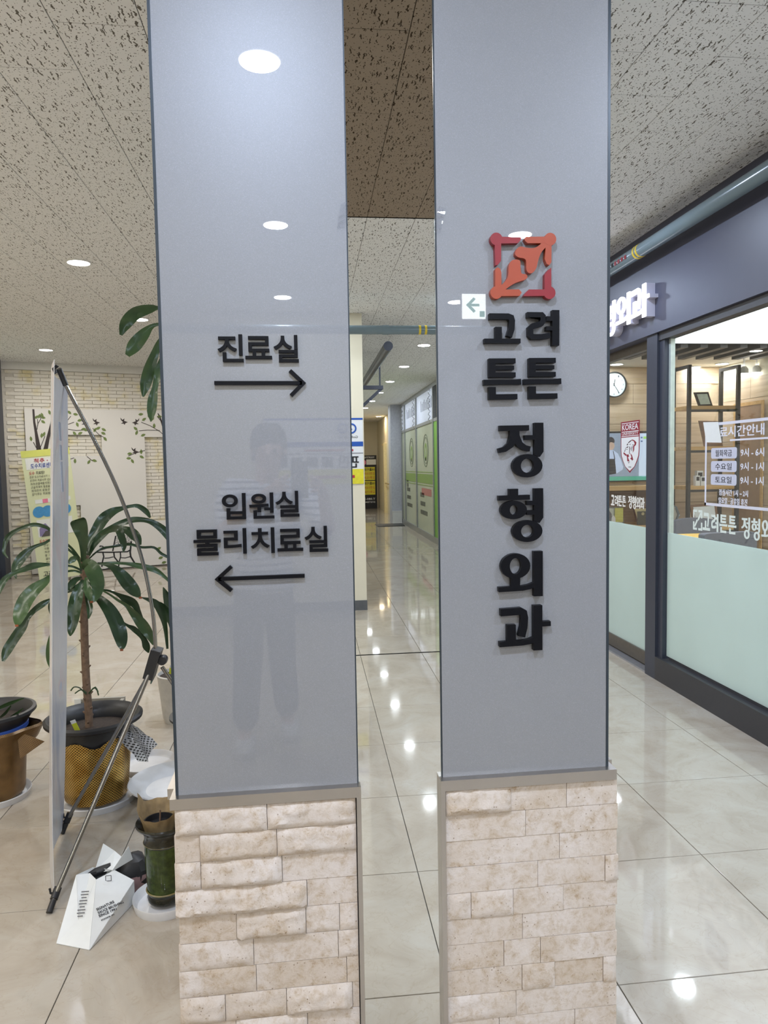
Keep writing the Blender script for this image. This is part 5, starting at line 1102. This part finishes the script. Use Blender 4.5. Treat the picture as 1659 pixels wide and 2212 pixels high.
# ---- banner stand seen edge-on
bs = thing('banner_stand', (-.75, 2.7, 0), 'tripod banner stand with a white sheet seen nearly edge-on', 'banner stand')
nearE = [at(x, y, Y=Y) for x, y, Y in ((118, 776, 2.44), (116, 900, 2.45), (114, 1050, 2.455), (113, 1250, 2.46), (113, 1450, 2.465), (113, 1650, 2.47), (114, 1800, 2.475), (118, 1938, 2.48))]
farE = [at(x, y, Y=Y) for x, y, Y in ((146, 832, 3.02), (147, 940, 3.02), (148, 1060, 3.02), (147, 1220, 3.015), (145, 1390, 3.0), (143, 1560, 2.99), (140, 1680, 2.985), (137, 1788, 2.98))]
mb = MB(); vs = []
nn_ = Vector((-.97, -.23, 0))
for a, b in zip(nearE, farE):
    for j in range(7):
        t = j/6; p = a.lerp(b, t)+nn_*(.030*math.sin(math.pi*t)*(1 if j not in (0, 6) else 0)); vs += [p, p+nn_*.0012]
fs = []
for i in range(7):
    for j in range(6):
        q = (i*7+j)*2; w_ = q+14; fs += [(q, q+2, w_+2, w_), (q+1, w_+1, w_+3, q+3)]
for j in range(6): q = j*2; fs.append((q, q+1, q+3, q+2)); q = (49+j)*2; fs.append((q, q+2, q+3, q+1))
for i in range(7): q = i*14; fs.append((q, q+14, q+15, q+1)); q += 12; fs.append((q, q+1, q+15, q+14))
def banner_material():
    m, nt, b, N, L = nodes('printed_banner_back'); g = N('ShaderNodeNewGeometry'); mp = N('ShaderNodeMapping'); L(g.outputs['Position'], mp.inputs['Vector']); mp.inputs['Scale'].default_value = (3, 3, 1.2)
    n1 = N('ShaderNodeTexNoise', Scale=2.2, Detail=3.0, Distortion=1.5); L(mp.outputs[0], n1.inputs['Vector'])
    r = ramp(nt, [(.3, rgb((186, 190, 204))), (.42, rgb((206, 206, 212))), (.55, rgb((214, 214, 216))), (.66, rgb((214, 200, 202))), (.74, rgb((190, 198, 216)))]); L(n1.outputs['Fac'], r.inputs['Fac']); L(r.outputs['Color'], b.inputs['Base Color']); b.inputs['Roughness'].default_value = .3
    return m
mb.add(vs, fs); mb.build('banner_sheet', banner_material(), bs, True)
for z_, hh in ((CH+.06, .05), (CH+.13, .06), (CH-.02, .10)):       # faint mirrored print on the back
    a = nearE[1].lerp(nearE[2], .3); MB().obox(Vector((a.x+.006, 2.50, z_)), Vector((-.22, .97, 0)), EZ, EX, .03, hh/2, .0012).build('print', mat('faint_blue_print', rgb((158, 166, 182)), .5), bs)
hub = at(331, 1432, Y=2.72); arm = [(127, 797), (150, 850), (200, 945), (250, 1050), (288, 1150), (314, 1240), (330, 1330), (335, 1400)]
for ya, yb in ((2.47, 2.70), (2.99, 2.74)):
    P = crom([tuple(at(x+(2 if ya > 2.8 else 0), y, Y=ya+(yb-ya)*(i/7))) for i, (x, y) in enumerate(arm)], 4)
    MB().tube(P, .0052, 10).build('arm', M_CHROME, bs, True); MB().tube(P[:4], .0085, 10).build('arm_grip', M_PLAST, bs, True)
    MB().tube([Vector(P[0])+Vector((-.005, 0, .012)), Vector(P[0])+Vector((-.018, 0, .0)), Vector(P[0])+Vector((-.012, 0, -.016))], .004, 8).build('hook', M_PLAST, bs, True)
MB().obox(hub, Vector((.3, 0, .95)).normalized(), EY, Vector((.95, 0, -.3)), .055, .035, .018).build('hub', M_PLAST, bs)
MB().lathe([(.001, -.02), (.016, -.02), (.018, 0), (.016, .02), (.001, .02)], hub+Vector((.035, 0, .01)), 16, axis=EY).build('hinge', M_PLAST, bs, True)
legs = (((120, 1932, 2.47), (106, 1972, 2.43)), ((147, 1768, 2.98), (134, 1800, 2.96)))
for (kx, ky, kY), (fx, fy, fY) in legs:
    k_ = at(kx, ky, Y=kY); f_ = at(fx, fy, Z=.004); h0 = hub+Vector((-.01, (-.025 if kY < 2.7 else .025), -.03))
    MB().tube([h0, k_, f_], [.0085, .0075, .0075], 12).build('leg', M_CHROME, bs, True); d_ = (f_-k_).normalized()
    MB().tube([k_-d_*.022, k_+d_*.016], .013, 12).build('clamp', M_PLAST, bs, True)
    MB().tube([k_, k_+Vector((-.016, 0, .006)), k_+Vector((-.018, 0, .022))], .004, 8).build('hook', M_PLAST, bs, True)
    MB().tube([f_-d_*.04, f_], .0105, 12).build('rubber_foot', M_PLAST, bs, True)
MB().tube([hub+Vector((.03, .01, -.02)), (-.16, 2.86, .012)], .0075, 12).build('leg', M_CHROME, bs, True); MB().tube([(-.185, 2.85, .06), (-.16, 2.86, .006)], .0105, 12).build('rubber_foot', M_PLAST, bs, True)
# ---- green information banner before the brick wall
BY = 10.0; gbq = [at(x, y, Y=Y) for x, y, Y in ((44, 975, 9.95), (149, 966, 10.05), (183, 1240, 10.05), (86, 1258, 9.95))]
gb = thing('information_banner', at(135, 1262, Z=0), 'pale green treatment information banner standing by the brick wall', 'banner')
MB().poly3(gbq, EY, .003).build('banner_sheet', mat('pale_green_print', rgb((210, 214, 176)), .5, var=.04, scale=3), gb)
MB().tube([gbq[0].lerp(gbq[1], .5)+EY*.03, gbq[2].lerp(gbq[3], .5)+Vector((0, .12, .06))], .012, 8).build('pole', M_PLAST, gb, True)
bc = at(135, 1255, Y=10.12)
for dx, dy in ((-.25, .1), (.25, .1), (0, .4)): MB().tube([gbq[2].lerp(gbq[3], .5)+Vector((0, .12, .3)), Vector((bc.x+dx, 10.05+dy, .012))], .01, 8).build('leg', M_PLAST, gb, True)
GUv = (gbq[1]-gbq[0]).normalized(); GVv = (gbq[0]-gbq[3]).normalized()
def gpt(a, b): return gbq[0].lerp(gbq[1], a).lerp(gbq[3].lerp(gbq[2], a), b)-EY*.001
def gquad(a0, a1, b0, b1, m_, nm, d=.0): MB().poly3([gpt(a0, b0)-EY*d, gpt(a1, b0)-EY*d, gpt(a1, b1)-EY*d, gpt(a0, b1)-EY*d], -EY, .0015).build(nm, m_, gb)
def gtext(s_, a0, a1, b1, h, m_, bold=.012): p = gpt(a0, b1)-EY*.003; text(s_, bold, .02, 'lettering', m_, gb, p, GUv, EZ, -EY, (gpt(a1, b1)-gpt(a0, b1)).length, h, .001)
M_PR, M_PB, M_PK = mat('print_red', rgb((176, 44, 60)), .5), mat('print_blue', rgb((50, 74, 160)), .5), mat('print_dark', rgb((84, 84, 74)), .5)
gquad(0, 1, 0, .05, mat('lime_print', rgb((208, 212, 110)), .5, var=.06, scale=6), 'header'); gquad(.07, .95, .06, .145, M_PAPER, 'title_box')
gtext('척추', .24, .46, .098, .06, M_PR); gtext('관절', .58, .80, .098, .06, M_PR); gquad(.51, .53, .082, .088, M_PR, 'dot', .002); gtext('도수치료센터', .16, .62, .138, .065, M_PB); gtext('도수', .11, .22, .185, .045, M_PR); gtext('치료란?', .25, .43, .185, .045, M_PK)
for i, s_ in enumerate(('전문 도수치료사가 1:1 집중', '온전히 치료사의 손을 이용', '척추관절재활치료입니다.', '근골격계의 통증을 최소화', '최대한의 운동성 상태로', '잡아주는 치료법입니다.')): gtext(s_, .11, .66, .21+i*.026, .032, M_PK, .0)
gquad(.15, .9, .375, .405, M_PAPER, 'strip'); gquad(.31, .42, .375, .405, mat('print_pink', rgb((220, 120, 150)), .5), 'strip_photo', .002)
for i in range(4):
    p = gpt(.2+.185*i, .47); MB().disc((0, 0), .075, .075, p-EY*(.002+.001*i), GUv, EZ, -EY, .0015, 24).build('blue_circle', mat('print_sky', rgb((66, 142, 196)), .5), gb)
gquad(.12, .88, .53, .66, M_PAPER, 'photo'); MB().poly3([gpt(a_2, b_2)-EY*.003 for a_2, b_2 in ((.15, .655), (.16, .60), (.22, .57), (.30, .56), (.38, .60), (.46, .62), (.5, .65))], -EY, .001).build('photo_figure', mat('print_violet', rgb((130, 120, 160)), .5), gb)
MB().poly3([gpt(a_2, b_2)-EY*.004 for a_2, b_2 in ((.18, .66), (.28, .62), (.42, .615), (.5, .63), (.44, .66))], -EY, .001).build('photo_figure', mat('print_charcoal', rgb((80, 76, 74)), .5), gb)
gtext('도수치료의', .12, .42, .705, .045, M_PR)
for i, s_ in enumerate(('만성 근육통', '각종 디스크', '척관절 장애', '팔 · 다리 저림', '골반 통증', '자세 및 체형', '만성피로')): gtext(s_, .2, .48, .735+i*.026, .03, M_PK, .0)
gtext('고려튼튼', .1, .55, .965, .075, M_PRINT)

# ================================================================== the place behind the photographer (seen in the mirror)
MP = Vector((.21, YM, 0))
def unmirror(p): p = Vector(p); return p-mn*(2*(p-MP).dot(mn))
def mv(x, y, Yv): return unmirror(at(x, y, Y=Yv))
def mz(x, y, Z): return unmirror(at(x, y, Z=Z))
BU, BN = -EX, EY                                  # right and out for things facing the pillar
# poster on the cream wall
YS = YB+.002
pr, pt, pb = mv(783, 905, 7.27), mv(775, 903, 7.27).z, mv(775, 1045, 7.27).z
ps = thing('wall_poster', (pr.x-.45, YS, pb), 'white, blue and yellow poster on the cream wall behind', 'poster')
def pz(y): return mv(775, y, 7.27).z
def pbox(x0, x1, y0, y1, m_, nm, d=.003): return MB().box(pr.x-x1, pr.x-x0, YS, YS+d, pz(y1), pz(y0)).build(nm, m_, ps)
M_PBL = mat('poster_blue', rgb((34, 84, 172)), .4); M_PYE = mat('poster_yellow', rgb((222, 212, 52)), .4); M_PWH = mat('poster_white', rgb((226, 228, 232)), .4, var=.01)
pbox(0, .9, 903, 1045, M_PWH, 'sheet'); pbox(0, .9, 903, 907, M_PBL, 'blue_line', .005); pbox(0, .9, 954, 964, M_PBL, 'blue_band', .005); pbox(0, .9, 978, 979.5, mat('poster_grey', rgb((120, 122, 130)), .4), 'grey_line', .005); pbox(0, .9, 1013, 1045, M_PYE, 'yellow_band', .005)
pbox(.10, .5, 970, 974, M_PR, 'red_block', .006); pbox(.09, .45, 1026, 1032, M_PR, 'red_block', .007)
cz_ = (pz(915)+pz(936))/2; MB().ring((0, 0), .052, .052, .036, .036, (pr.x-.115, YS+.003, cz_), BU, EZ, BN, .003, 28).build('logo_ring', M_PBL, ps)
MB().obox((pr.x-.125, YS+.005, cz_-.008), EX, EZ, EY, .018, .005, .002).build('logo_mark', M_PBL, ps)
# lettering on the poster reads the right way round in the place itself; its left end is at low x seen from here
text('GoEun', .0, .02, 'lettering', M_PK, ps, (pr.x-.05, YS+.003, pz(946)), BU, EZ, BN, .11, .022, .002)
text('판', .012, .02, 'lettering', M_PRINT, ps, (pr.x-.045, YS+.003, pz(1010)), BU, EZ, BN, .13, pz(983)-pz(1010), .003)
for k in range(4): MB().box(pr.x-.33-.15*k, pr.x-.22-.15*k, YS+.003, YS+.005, pz(1008), pz(986)).build('blurred_lettering', mat('poster_slate', rgb((90, 94, 104)), .4), ps)
# glass shop along the corridor
GX = 2.325
gs = struct('window_4', MB().box(GX-.02, GX+.04, -14.80, -9.0, 0, .12).box(GX-.02, GX+.04, -14.80, -9.0, CH+.79, CH+.85).box(GX-.02, GX+.04, -14.80, -9.0, ZC-.08, ZC), mat('corridor_aluminium', rgb((150, 152, 152)), .35, .5), label='glass shopfront with green film farther down the corridor')
for y in (-14.80, -14.2, -12.33, -10.13, -9.0): MB().box(GX-.03, GX+.04, y-.04, y+.04, .12, ZC-.08).build('mullion', MATS['corridor_aluminium'], gs)
M_FILM = frost_material('pale_green_film', rgb((196, 202, 180)), .1); M_GRN = mat('green_film', rgb((120, 150, 70)), .4, var=.05); M_GRN2 = mat('bright_green_panel', rgb((112, 168, 52)), .4, var=.04); M_TOPS = mat('lit_header_panel', rgb((190, 196, 214)), .4, emit=.25)
for ya, yb in ((-14.76, -14.24), (-14.16, -12.37), (-12.29, -10.17)):
    MB().box(GX, GX+.012, ya, yb, .12, CH+.79).build('film_pane', M_FILM, gs); MB().box(GX, GX+.012, ya, yb, CH+.85, ZC-.08).build('header_panel', M_TOPS, gs)
    zg = CH-.19
    if yb-ya > 1:
        MB().box(GX-.004, GX, ya, yb, zg-.19, zg).build('green_band', M_GRN, gs); MB().box(GX-.005, GX, ya, yb, zg+.03, zg+.045).box(GX-.005, GX, ya, yb, zg-.235, zg-.22).build('green_line', M_GRN, gs)
        ym = (ya+yb)/2+.1; zc_ = CH+.28
        for r0 in (.33, .27): MB().ring((0, 0), r0, r0, r0-.02, r0-.02, (GX, ym, zc_), -EY, EZ, -EX, .004, 36).build('emblem_ring', mat('emblem_olive', rgb((96, 104, 80)), .5), gs)
        MB().ring((0, -.02), .15, .17, .09, .11, (GX, ym, zc_), -EY, EZ, -EX, .004, 24).build('emblem_mark', M_GRN, gs); MB().disc((0, -.17), .05, .04, (GX, ym, zc_), -EY, EZ, -EX, .004, 16).build('emblem_mark', M_DARK, gs)
        for k in range(10): MB().box(GX-.004, GX, yb-.25-k*.14, yb-.21-k*.14, CH+1.08, CH+1.30-.03*(k % 3)).build('header_mark', mat('header_slate', rgb((120, 124, 140)), .5), gs)
for k, (z_, L_) in enumerate(((CH-.62, .55), (CH-.80, .75), (CH-.98, .95))):
    for j in range(int(L_/.11)): MB().box(GX-.004, GX, -14.0+j*.11, -13.92+j*.11, z_, z_+.085).build('film_lettering', mat('film_print', rgb((90, 92, 82)), .5), gs)
    for j in range(int(L_/.13)): MB().box(GX-.004, GX, -11.9+j*.13, -11.8+j*.13, z_-.05, z_+.04).build('film_lettering', MATS['film_print'], gs)
MB().box(GX-.004, GX, -14.0, -13.75, CH-.52, CH-.36).build('film_symbol', MATS['film_print'], gs); MB().box(GX-.004, GX, -11.7, -10.5, CH-.62, CH-.48).build('film_red_block', mat('film_red', rgb((176, 110, 104)), .5), gs)
MB().box(GX-.01, GX+.012, -10.09, -9.06, .12, CH+.79).build('green_panel', M_GRN2, gs)
for y in (-14.3, -12.4, -10.3):        # tinsel garlands
    mbt = MB().tube([(GX-.06+.02*math.sin(i*1.9), y+.02*math.cos(i*1.9), ZC-.1-i*.03) for i in range(22)], .008, 5); o = mbt.build('tinsel_garland', mat('silver_tinsel', rgb((210, 212, 220)), .15, .9), None, at_=(GX-.06, y, ZC-.1)); tag(o, 'silver tinsel garland hanging at the green shopfront, %s' % ({-14.3: 'farthest one', -12.4: 'middle one', -10.3: 'nearest one'}[y]), 'garland', 'tinsel garlands')
tag(MB().box(2.05, XR, -15.45, -14.95, 0, ZC).build('corridor_column', mat('grey_column_paint', rgb((176, 178, 188)), .6), None, at_=(2.2, -15.2, 0)), 'plain grey column standing beside the green shopfront', 'column')
struct('wall_corridor_far', MB().box(XR, XR+.14, -22, -14.85, 0, ZC), M_CREAM, label='cream wall beyond the grey column')
tag(MB().box(2.06, 2.30, -14.94, -14.84, 0, .30).box(2.055, 2.305, -14.945, -14.835, .30, .315).build('waste_bin', M_SAUCER, None, at_=(2.18, -14.9, 0)), 'small white bin at the foot of the grey column', 'bin')
tag(MB().box(1.60, 2.27, -14.75, -14.05, .0, .012).build('door_mat', M_DARK, None, at_=(1.9, -14.4, 0)), 'black rubber mat before the green shopfront door', 'mat')
struct('trim_3', MB().box(2.28, XR, -19.15, -18.95, 0, 2.15).box(2.32, XR, -19.9, -19.15, 2.10, 2.15), mat('warm_lit_door_jamb', rgb((236, 214, 160)), .5), label='cream door jamb with warm light in its colour, in the far corridor')  # the jamb's yellow paints in the warm light falling on it
hr = MB().tube([(2.31, -15.6, .92), (2.31, -18.9, .92)], .02, 10); tag(hr.build('handrail', mat('tan_handrail', rgb((176, 152, 104)), .5), None, at_=(2.31, -17.2, .92)), 'tan handrail on the far corridor wall', 'handrail')
sb = thing('price_board', (2.05, -21.4, 0), 'black standing price board with two yellow panels at the corridor end', 'sign board')
sx0, sx1 = 1.78, 2.27; bo = lambda x0, x1, z0, z1, m_, nm, d: MB().box(x0, x1, -21.4, -21.4+d, z0, z1).build(nm, m_, sb)
bo(sx0, sx1, .0, 1.82, M_DARK, 'board', .05); bo(sx0+.01, sx1-.06, .98, 1.42, M_PYE, 'yellow_panel', .055); bo(sx0+.01, sx1-.06, .48, .95, M_PYE, 'yellow_panel', .055); bo(sx0+.14, sx1-.02, 1.50, 1.68, M_PAPER, 'paper', .055)
MB().disc((0, 0), .05, .08, (sx0+.08, -21.35, 1.58), BU, EZ, BN, .004, 16).build('pink_balloon', mat('print_pink2', rgb((224, 120, 150)), .5), sb)
XT = sx1-.07
for s_, z_, m_, h_ in (('18홀이용', 1.29, M_PRINT, .10), ('오전10,00', 1.15, mat('print_orange', rgb((190, 100, 40)), .5), .10), ('오후15,00', 1.01, MATS['print_orange'], .10), ('18홀이용', .82, M_PRINT, .10), ('오전13,00', .67, MATS['print_orange'], .10), ('오후17,00', .52, MATS['print_orange'], .10), ('T.080-7', .30, M_PWH, .07), ('SYSTEMS', .20, M_PWH, .05), ('YOGURTSTAGE', 1.72, M_PWH, .06)):
    text(s_, .012, .02, 'lettering', m_, sb, (XT, -21.344, z_), BU, EZ, BN, .38, h_, .004)
# hanging guide light above and behind
ga, gb_ = at(997, 634, Y=4.5), at(1050, 690, Y=4.5); gy = 2*YP-4.5
gu = thing('guide_light', ((ga.x+gb_.x)/2, gy, gb_.z), 'square lit white exit guide sign with green arrow hanging from ceiling', 'exit sign')
MB().box(ga.x, gb_.x, gy-.05, gy, gb_.z, ga.z).build('housing', M_WHITE, gu); MB().box(ga.x+.003, gb_.x-.003, gy, gy+.003, gb_.z+.003, ga.z-.003).build('lit_face', mat('lit_white_face', (.95, 1, .99), .4, emit=9.0, var=0), gu)
gc = Vector(((ga.x+gb_.x)/2-.008, gy+.003, (ga.z+gb_.z)/2+.008)); M_EG = mat('lit_green', rgb((60, 190, 140)), .4, emit=2.2, ecol=rgb((60, 190, 140)), var=0)
MB().stroke([(-.028, 0), (.042, 0)], .016, gc, EX, EZ, EY, .002).build('green_arrow', M_EG, gu); MB().stroke([(.012, .042), (-.03, 0), (.012, -.042)], .018, gc, EX, EZ, EY, .0021).build('green_arrow', M_EG, gu)
MB().obox(gc+Vector((.06, .001, -.055)), EX, EZ, EY, .016, .018, .001).build('green_pictogram', M_EG, gu)
MB().tube([((ga.x+gb_.x)/2, gy-.025, ga.z), ((ga.x+gb_.x)/2, gy-.025, ZC)], .006, 8).build('rod', M_CHROME, gu)
# pipe and bracket in the corridor mouth
pk = thing('pipe_hanger', (.86, -6.6, CH+1.2), 'dark pipe with angled hanger bracket in the corridor mouth', 'pipe')
MB().tube([(.86, -4.4, CH+1.24), (.86, -9.5, CH+1.24)], .05, 14).build('tube', M_FRAME, pk, True); MB().box(.70, 1.02, -6.62, -6.55, CH+1.02, CH+1.07).build('bracket', M_FRAME, pk)
for x in (.74, .98): MB().bar((x, -6.585, CH+1.07), (x, -6.585, ZC), .02).build('rod', M_FRAME, pk)
MB().bar((.72, -6.58, CH+.78), (1.0, -6.58, CH+1.03), .04).build('brace', M_FRAME, pk)

# ================================================================== the photographer (faint reflection in the left panel)
def skin(verts, edges, rad, root=0, sub=2):
    me = bpy.data.meshes.new('s'); me.from_pydata([Vector(v) for v in verts], edges, []); ob = bpy.data.objects.new('s', me); COL.objects.link(ob)
    m1 = ob.modifiers.new('skin', 'SKIN'); m1.use_smooth_shade = True; m2 = ob.modifiers.new('sub', 'SUBSURF'); m2.levels = sub; m2.render_levels = sub
    for i, r in enumerate(rad):
        sv = me.skin_vertices[0].data[i]; sv.radius = r if isinstance(r, tuple) else (r, r); sv.use_root = (i == root)
    dg = bpy.context.evaluated_depsgraph_get(); out = bpy.data.meshes.new_from_object(ob.evaluated_get(dg)); bpy.data.objects.remove(ob); return out
def add_mesh(me, nm, m_, par):
    o = bpy.data.objects.new(nm, me); me.transform(Matrix.Translation(-ORG[par.name])); me.materials.clear(); me.materials.append(m_); COL.objects.link(o); o.parent = par; ORG[o.name] = ORG[par.name]
    me.polygons.foreach_set('use_smooth', [True]*len(me.polygons)); return o
pe = thing('person', (-.2, -.72, 0), 'person in striped white shirt and dark trousers holding up a phone', 'person')
M_SKIN = mat('skin', rgb((206, 164, 140)), .5, var=.04); M_TROU = mat('dark_grey_trousers', rgb((44, 46, 52)), .85, var=.1, scale=60)
hip, che, nk, hd = Vector((-.2, -.72, .90)), Vector((-.19, -.71, 1.24)), Vector((-.17, -.69, 1.42)), Vector((-.155, -.66, 1.545))
ft1, ft2 = Vector((-.315, -.62, .07)), Vector((-.095, -.82, .07))
kn1, kn2 = Vector((-.29, -.64, .48)), Vector((-.12, -.76, .48)); hp1, hp2 = Vector((-.28, -.71, .86)), Vector((-.12, -.73, .86))
sh1, sh2 = Vector((-.37, -.71, 1.36)), Vector((.0, -.70, 1.36)); el1, el2 = Vector((-.38, -.42, 1.16)), Vector((.14, -.42, 1.15)); wr1, wr2 = Vector((-.12, -.13, 1.375)), Vector((.10, -.13, 1.37))
ph1, ph2 = Vector((-.075, -.055, 1.395)), Vector((.072, -.055, 1.39))
V = [hip, (hip+che)/2, che, nk, hd, hd+EZ*.07, hp1, kn1, ft1, ft1+Vector((0, .14, -.035)), hp2, kn2, ft2, ft2+Vector((.02, .14, -.035)), sh1, el1, wr1, ph1, sh2, el2, wr2, ph2]
Ed = [(0, 1), (1, 2), (2, 3), (3, 4), (4, 5), (0, 6), (6, 7), (7, 8), (8, 9), (0, 10), (10, 11), (11, 12), (12, 13), (2, 14), (14, 15), (15, 16), (16, 17), (2, 18), (18, 19), (19, 20), (20, 21)]
Rd = [(.14, .10), (.13, .095), (.14, .10), .055, (.075, .09), (.065, .085), .085, .055, .04, .03, .085, .055, .04, .03, .05, .04, .026, .026, .05, .04, .026, .026]
for s_, P_ in ((-1, ph1), (1, ph2)):      # five separate fingers on each hand, closing on the phone
    base = len(V)-0
    pi_ = 17 if s_ < 0 else 21
    for k in range(4):
        a = P_+Vector((0, .012, .026-.018*k)); L_ = (.030, .034, .032, .026)[k]
        q = [a+Vector((s_*.006, .022, .004)), a+Vector((-s_*.004, .026+L_*.3, .004)), a+Vector((-s_*L_, .024+L_*.1, .002))]
        i0 = len(V); V += [Vector((p.x, min(p.y, -.018), p.z)) for p in q]; Ed += [(pi_, i0), (i0, i0+1), (i0+1, i0+2)]; Rd += [.0085, .008, .0068]
    q = [P_+Vector((-s_*.010, .006, .030)), P_+Vector((-s_*.028, .012, .046))]; i0 = len(V); V += q; Ed += [(pi_, i0), (i0, i0+1)]; Rd += [.0105, .0085]
add_mesh(skin(V, Ed, Rd), 'body', M_SKIN, pe)
th1, th2 = hp1.lerp(kn1, .38), hp2.lerp(kn2, .38); tv_ = [hip+EZ*.10, hip-EZ*.02, th1, kn1, ft1+EZ*.02, th2, kn2, ft2+EZ*.02]
add_mesh(skin(tv_, [(0, 1), (1, 2), (2, 3), (3, 4), (1, 5), (5, 6), (6, 7)], [(.15, .115), (.155, .12), .092, .08, .072, .092, .08, .072], 1), 'trousers', M_TROU, pe)
def stripe_material():
    m, nt, b, N, L = nodes('striped_cotton'); g = N('ShaderNodeNewGeometry'); sp = N('ShaderNodeSeparateXYZ'); L(g.outputs['Position'], sp.inputs[0])
    mu_ = N('ShaderNodeMath', operation='MULTIPLY'); L(sp.outputs[2], mu_.inputs[0]); mu_.inputs[1].default_value = 190; si = N('ShaderNodeMath', operation='SINE'); L(mu_.outputs[0], si.inputs[0])
    r = ramp(nt, [(.5, rgb((216, 218, 222))), (.72, rgb((96, 108, 128)))], 'CONSTANT'); mr = N('ShaderNodeMath', operation='MULTIPLY_ADD'); L(si.outputs[0], mr.inputs[0]); mr.inputs[1].default_value = .5; mr.inputs[2].default_value = .5
    L(mr.outputs[0], r.inputs['Fac']); L(r.outputs['Color'], b.inputs['Base Color']); b.inputs['Roughness'].default_value = .9; return m
add_mesh(skin([hip+EZ*-.10, hip+EZ*.1, (hip+che)/2+EZ*.05, che, nk-EZ*.03, sh1, sh1.lerp(el1, .55), el1.lerp(wr1, .1), sh2, sh2.lerp(el2, .55), el2.lerp(wr2, .1)], [(0, 1), (1, 2), (2, 3), (3, 4), (3, 5), (5, 6), (6, 7), (3, 8), (8, 9), (9, 10)],
              [(.185, .145), (.175, .135), (.165, .13), (.17, .13), .075, .072, .062, .056, .072, .062, .056], 1), 'shirt', stripe_material(), pe)
hc = hd+EZ*.035
MB().lathe([(.001, .125), (.05, .118), (.085, .085), (.098, .03), (.095, -.03), (.088, -.075)], hc+Vector((0, -.022, 0)), 24, wob=lambda i, t, r, z: (r*(1 if math.sin(t) < .35 or i < 3 else .86), z+(.055 if i >= 4 and math.sin(t) > .3 else 0))).build('hair', mat('black_hair', rgb((26, 23, 22)), .45), pe, True)
for s_ in (-1, 1):
    MB().lathe([(.001, -.003), (.007, -.002), (.008, .001), (.001, .003)], hc+Vector((s_*.032, .080, -.022)), 12, axis=EY).build('eye', M_DARK, pe, True)
    MB().lathe([(.001, -.006), (.016, -.004), (.018, .004), (.001, .008)], hc+Vector((s_*.086, .0, -.03)), 12, axis=EX).build('ear', M_SKIN, pe, True)
    MB().tube([hc+Vector((s_*.05, .083, .004)), hc+Vector((s_*.03, .09, .008)), hc+Vector((s_*.014, .088, .004))], .003, 6).build('eyebrow', M_DARK, pe, True)
MB().tube([hc+Vector((0, .085, -.015)), hc+Vector((0, .104, -.048)), hc+Vector((0, .09, -.058))], [.008, .014, .009], 10).build('nose', M_SKIN, pe, True)
MB().tube([hc+Vector((-.022, .078, -.085)), hc+Vector((0, .088, -.083)), hc+Vector((.022, .078, -.085))], [.003, .006, .003], 8).build('mouth', mat('lips', rgb((164, 96, 90)), .5), pe, True)
for f_, dx in ((ft1, 0), (ft2, .02)):
    mbs = MB().lathe([(.001, -.05), (.045, -.045), (.05, -.01), (.042, .02), (.001, .03)], f_+Vector((dx*.5, .06, -.018)), 20, wob=lambda i, t, r, z: (r*(1+1.6*abs(math.sin(t))**2)*.9, z)); mbs.build('shoe', mat('white_trainer', rgb((214, 212, 206)), .6), pe, True)
fo = thing('phone', (0, -.012, 1.40), 'black smartphone held up in both hands', 'phone')
MB().box(-.037, .037, -.013, -.005, 1.335, 1.494).build('body', M_DARK, fo); MB().box(-.035, .035, -.0145, -.013, 1.338, 1.491).build('screen', mat('phone_screen', rgb((120, 120, 124)), .1, emit=.15), fo)
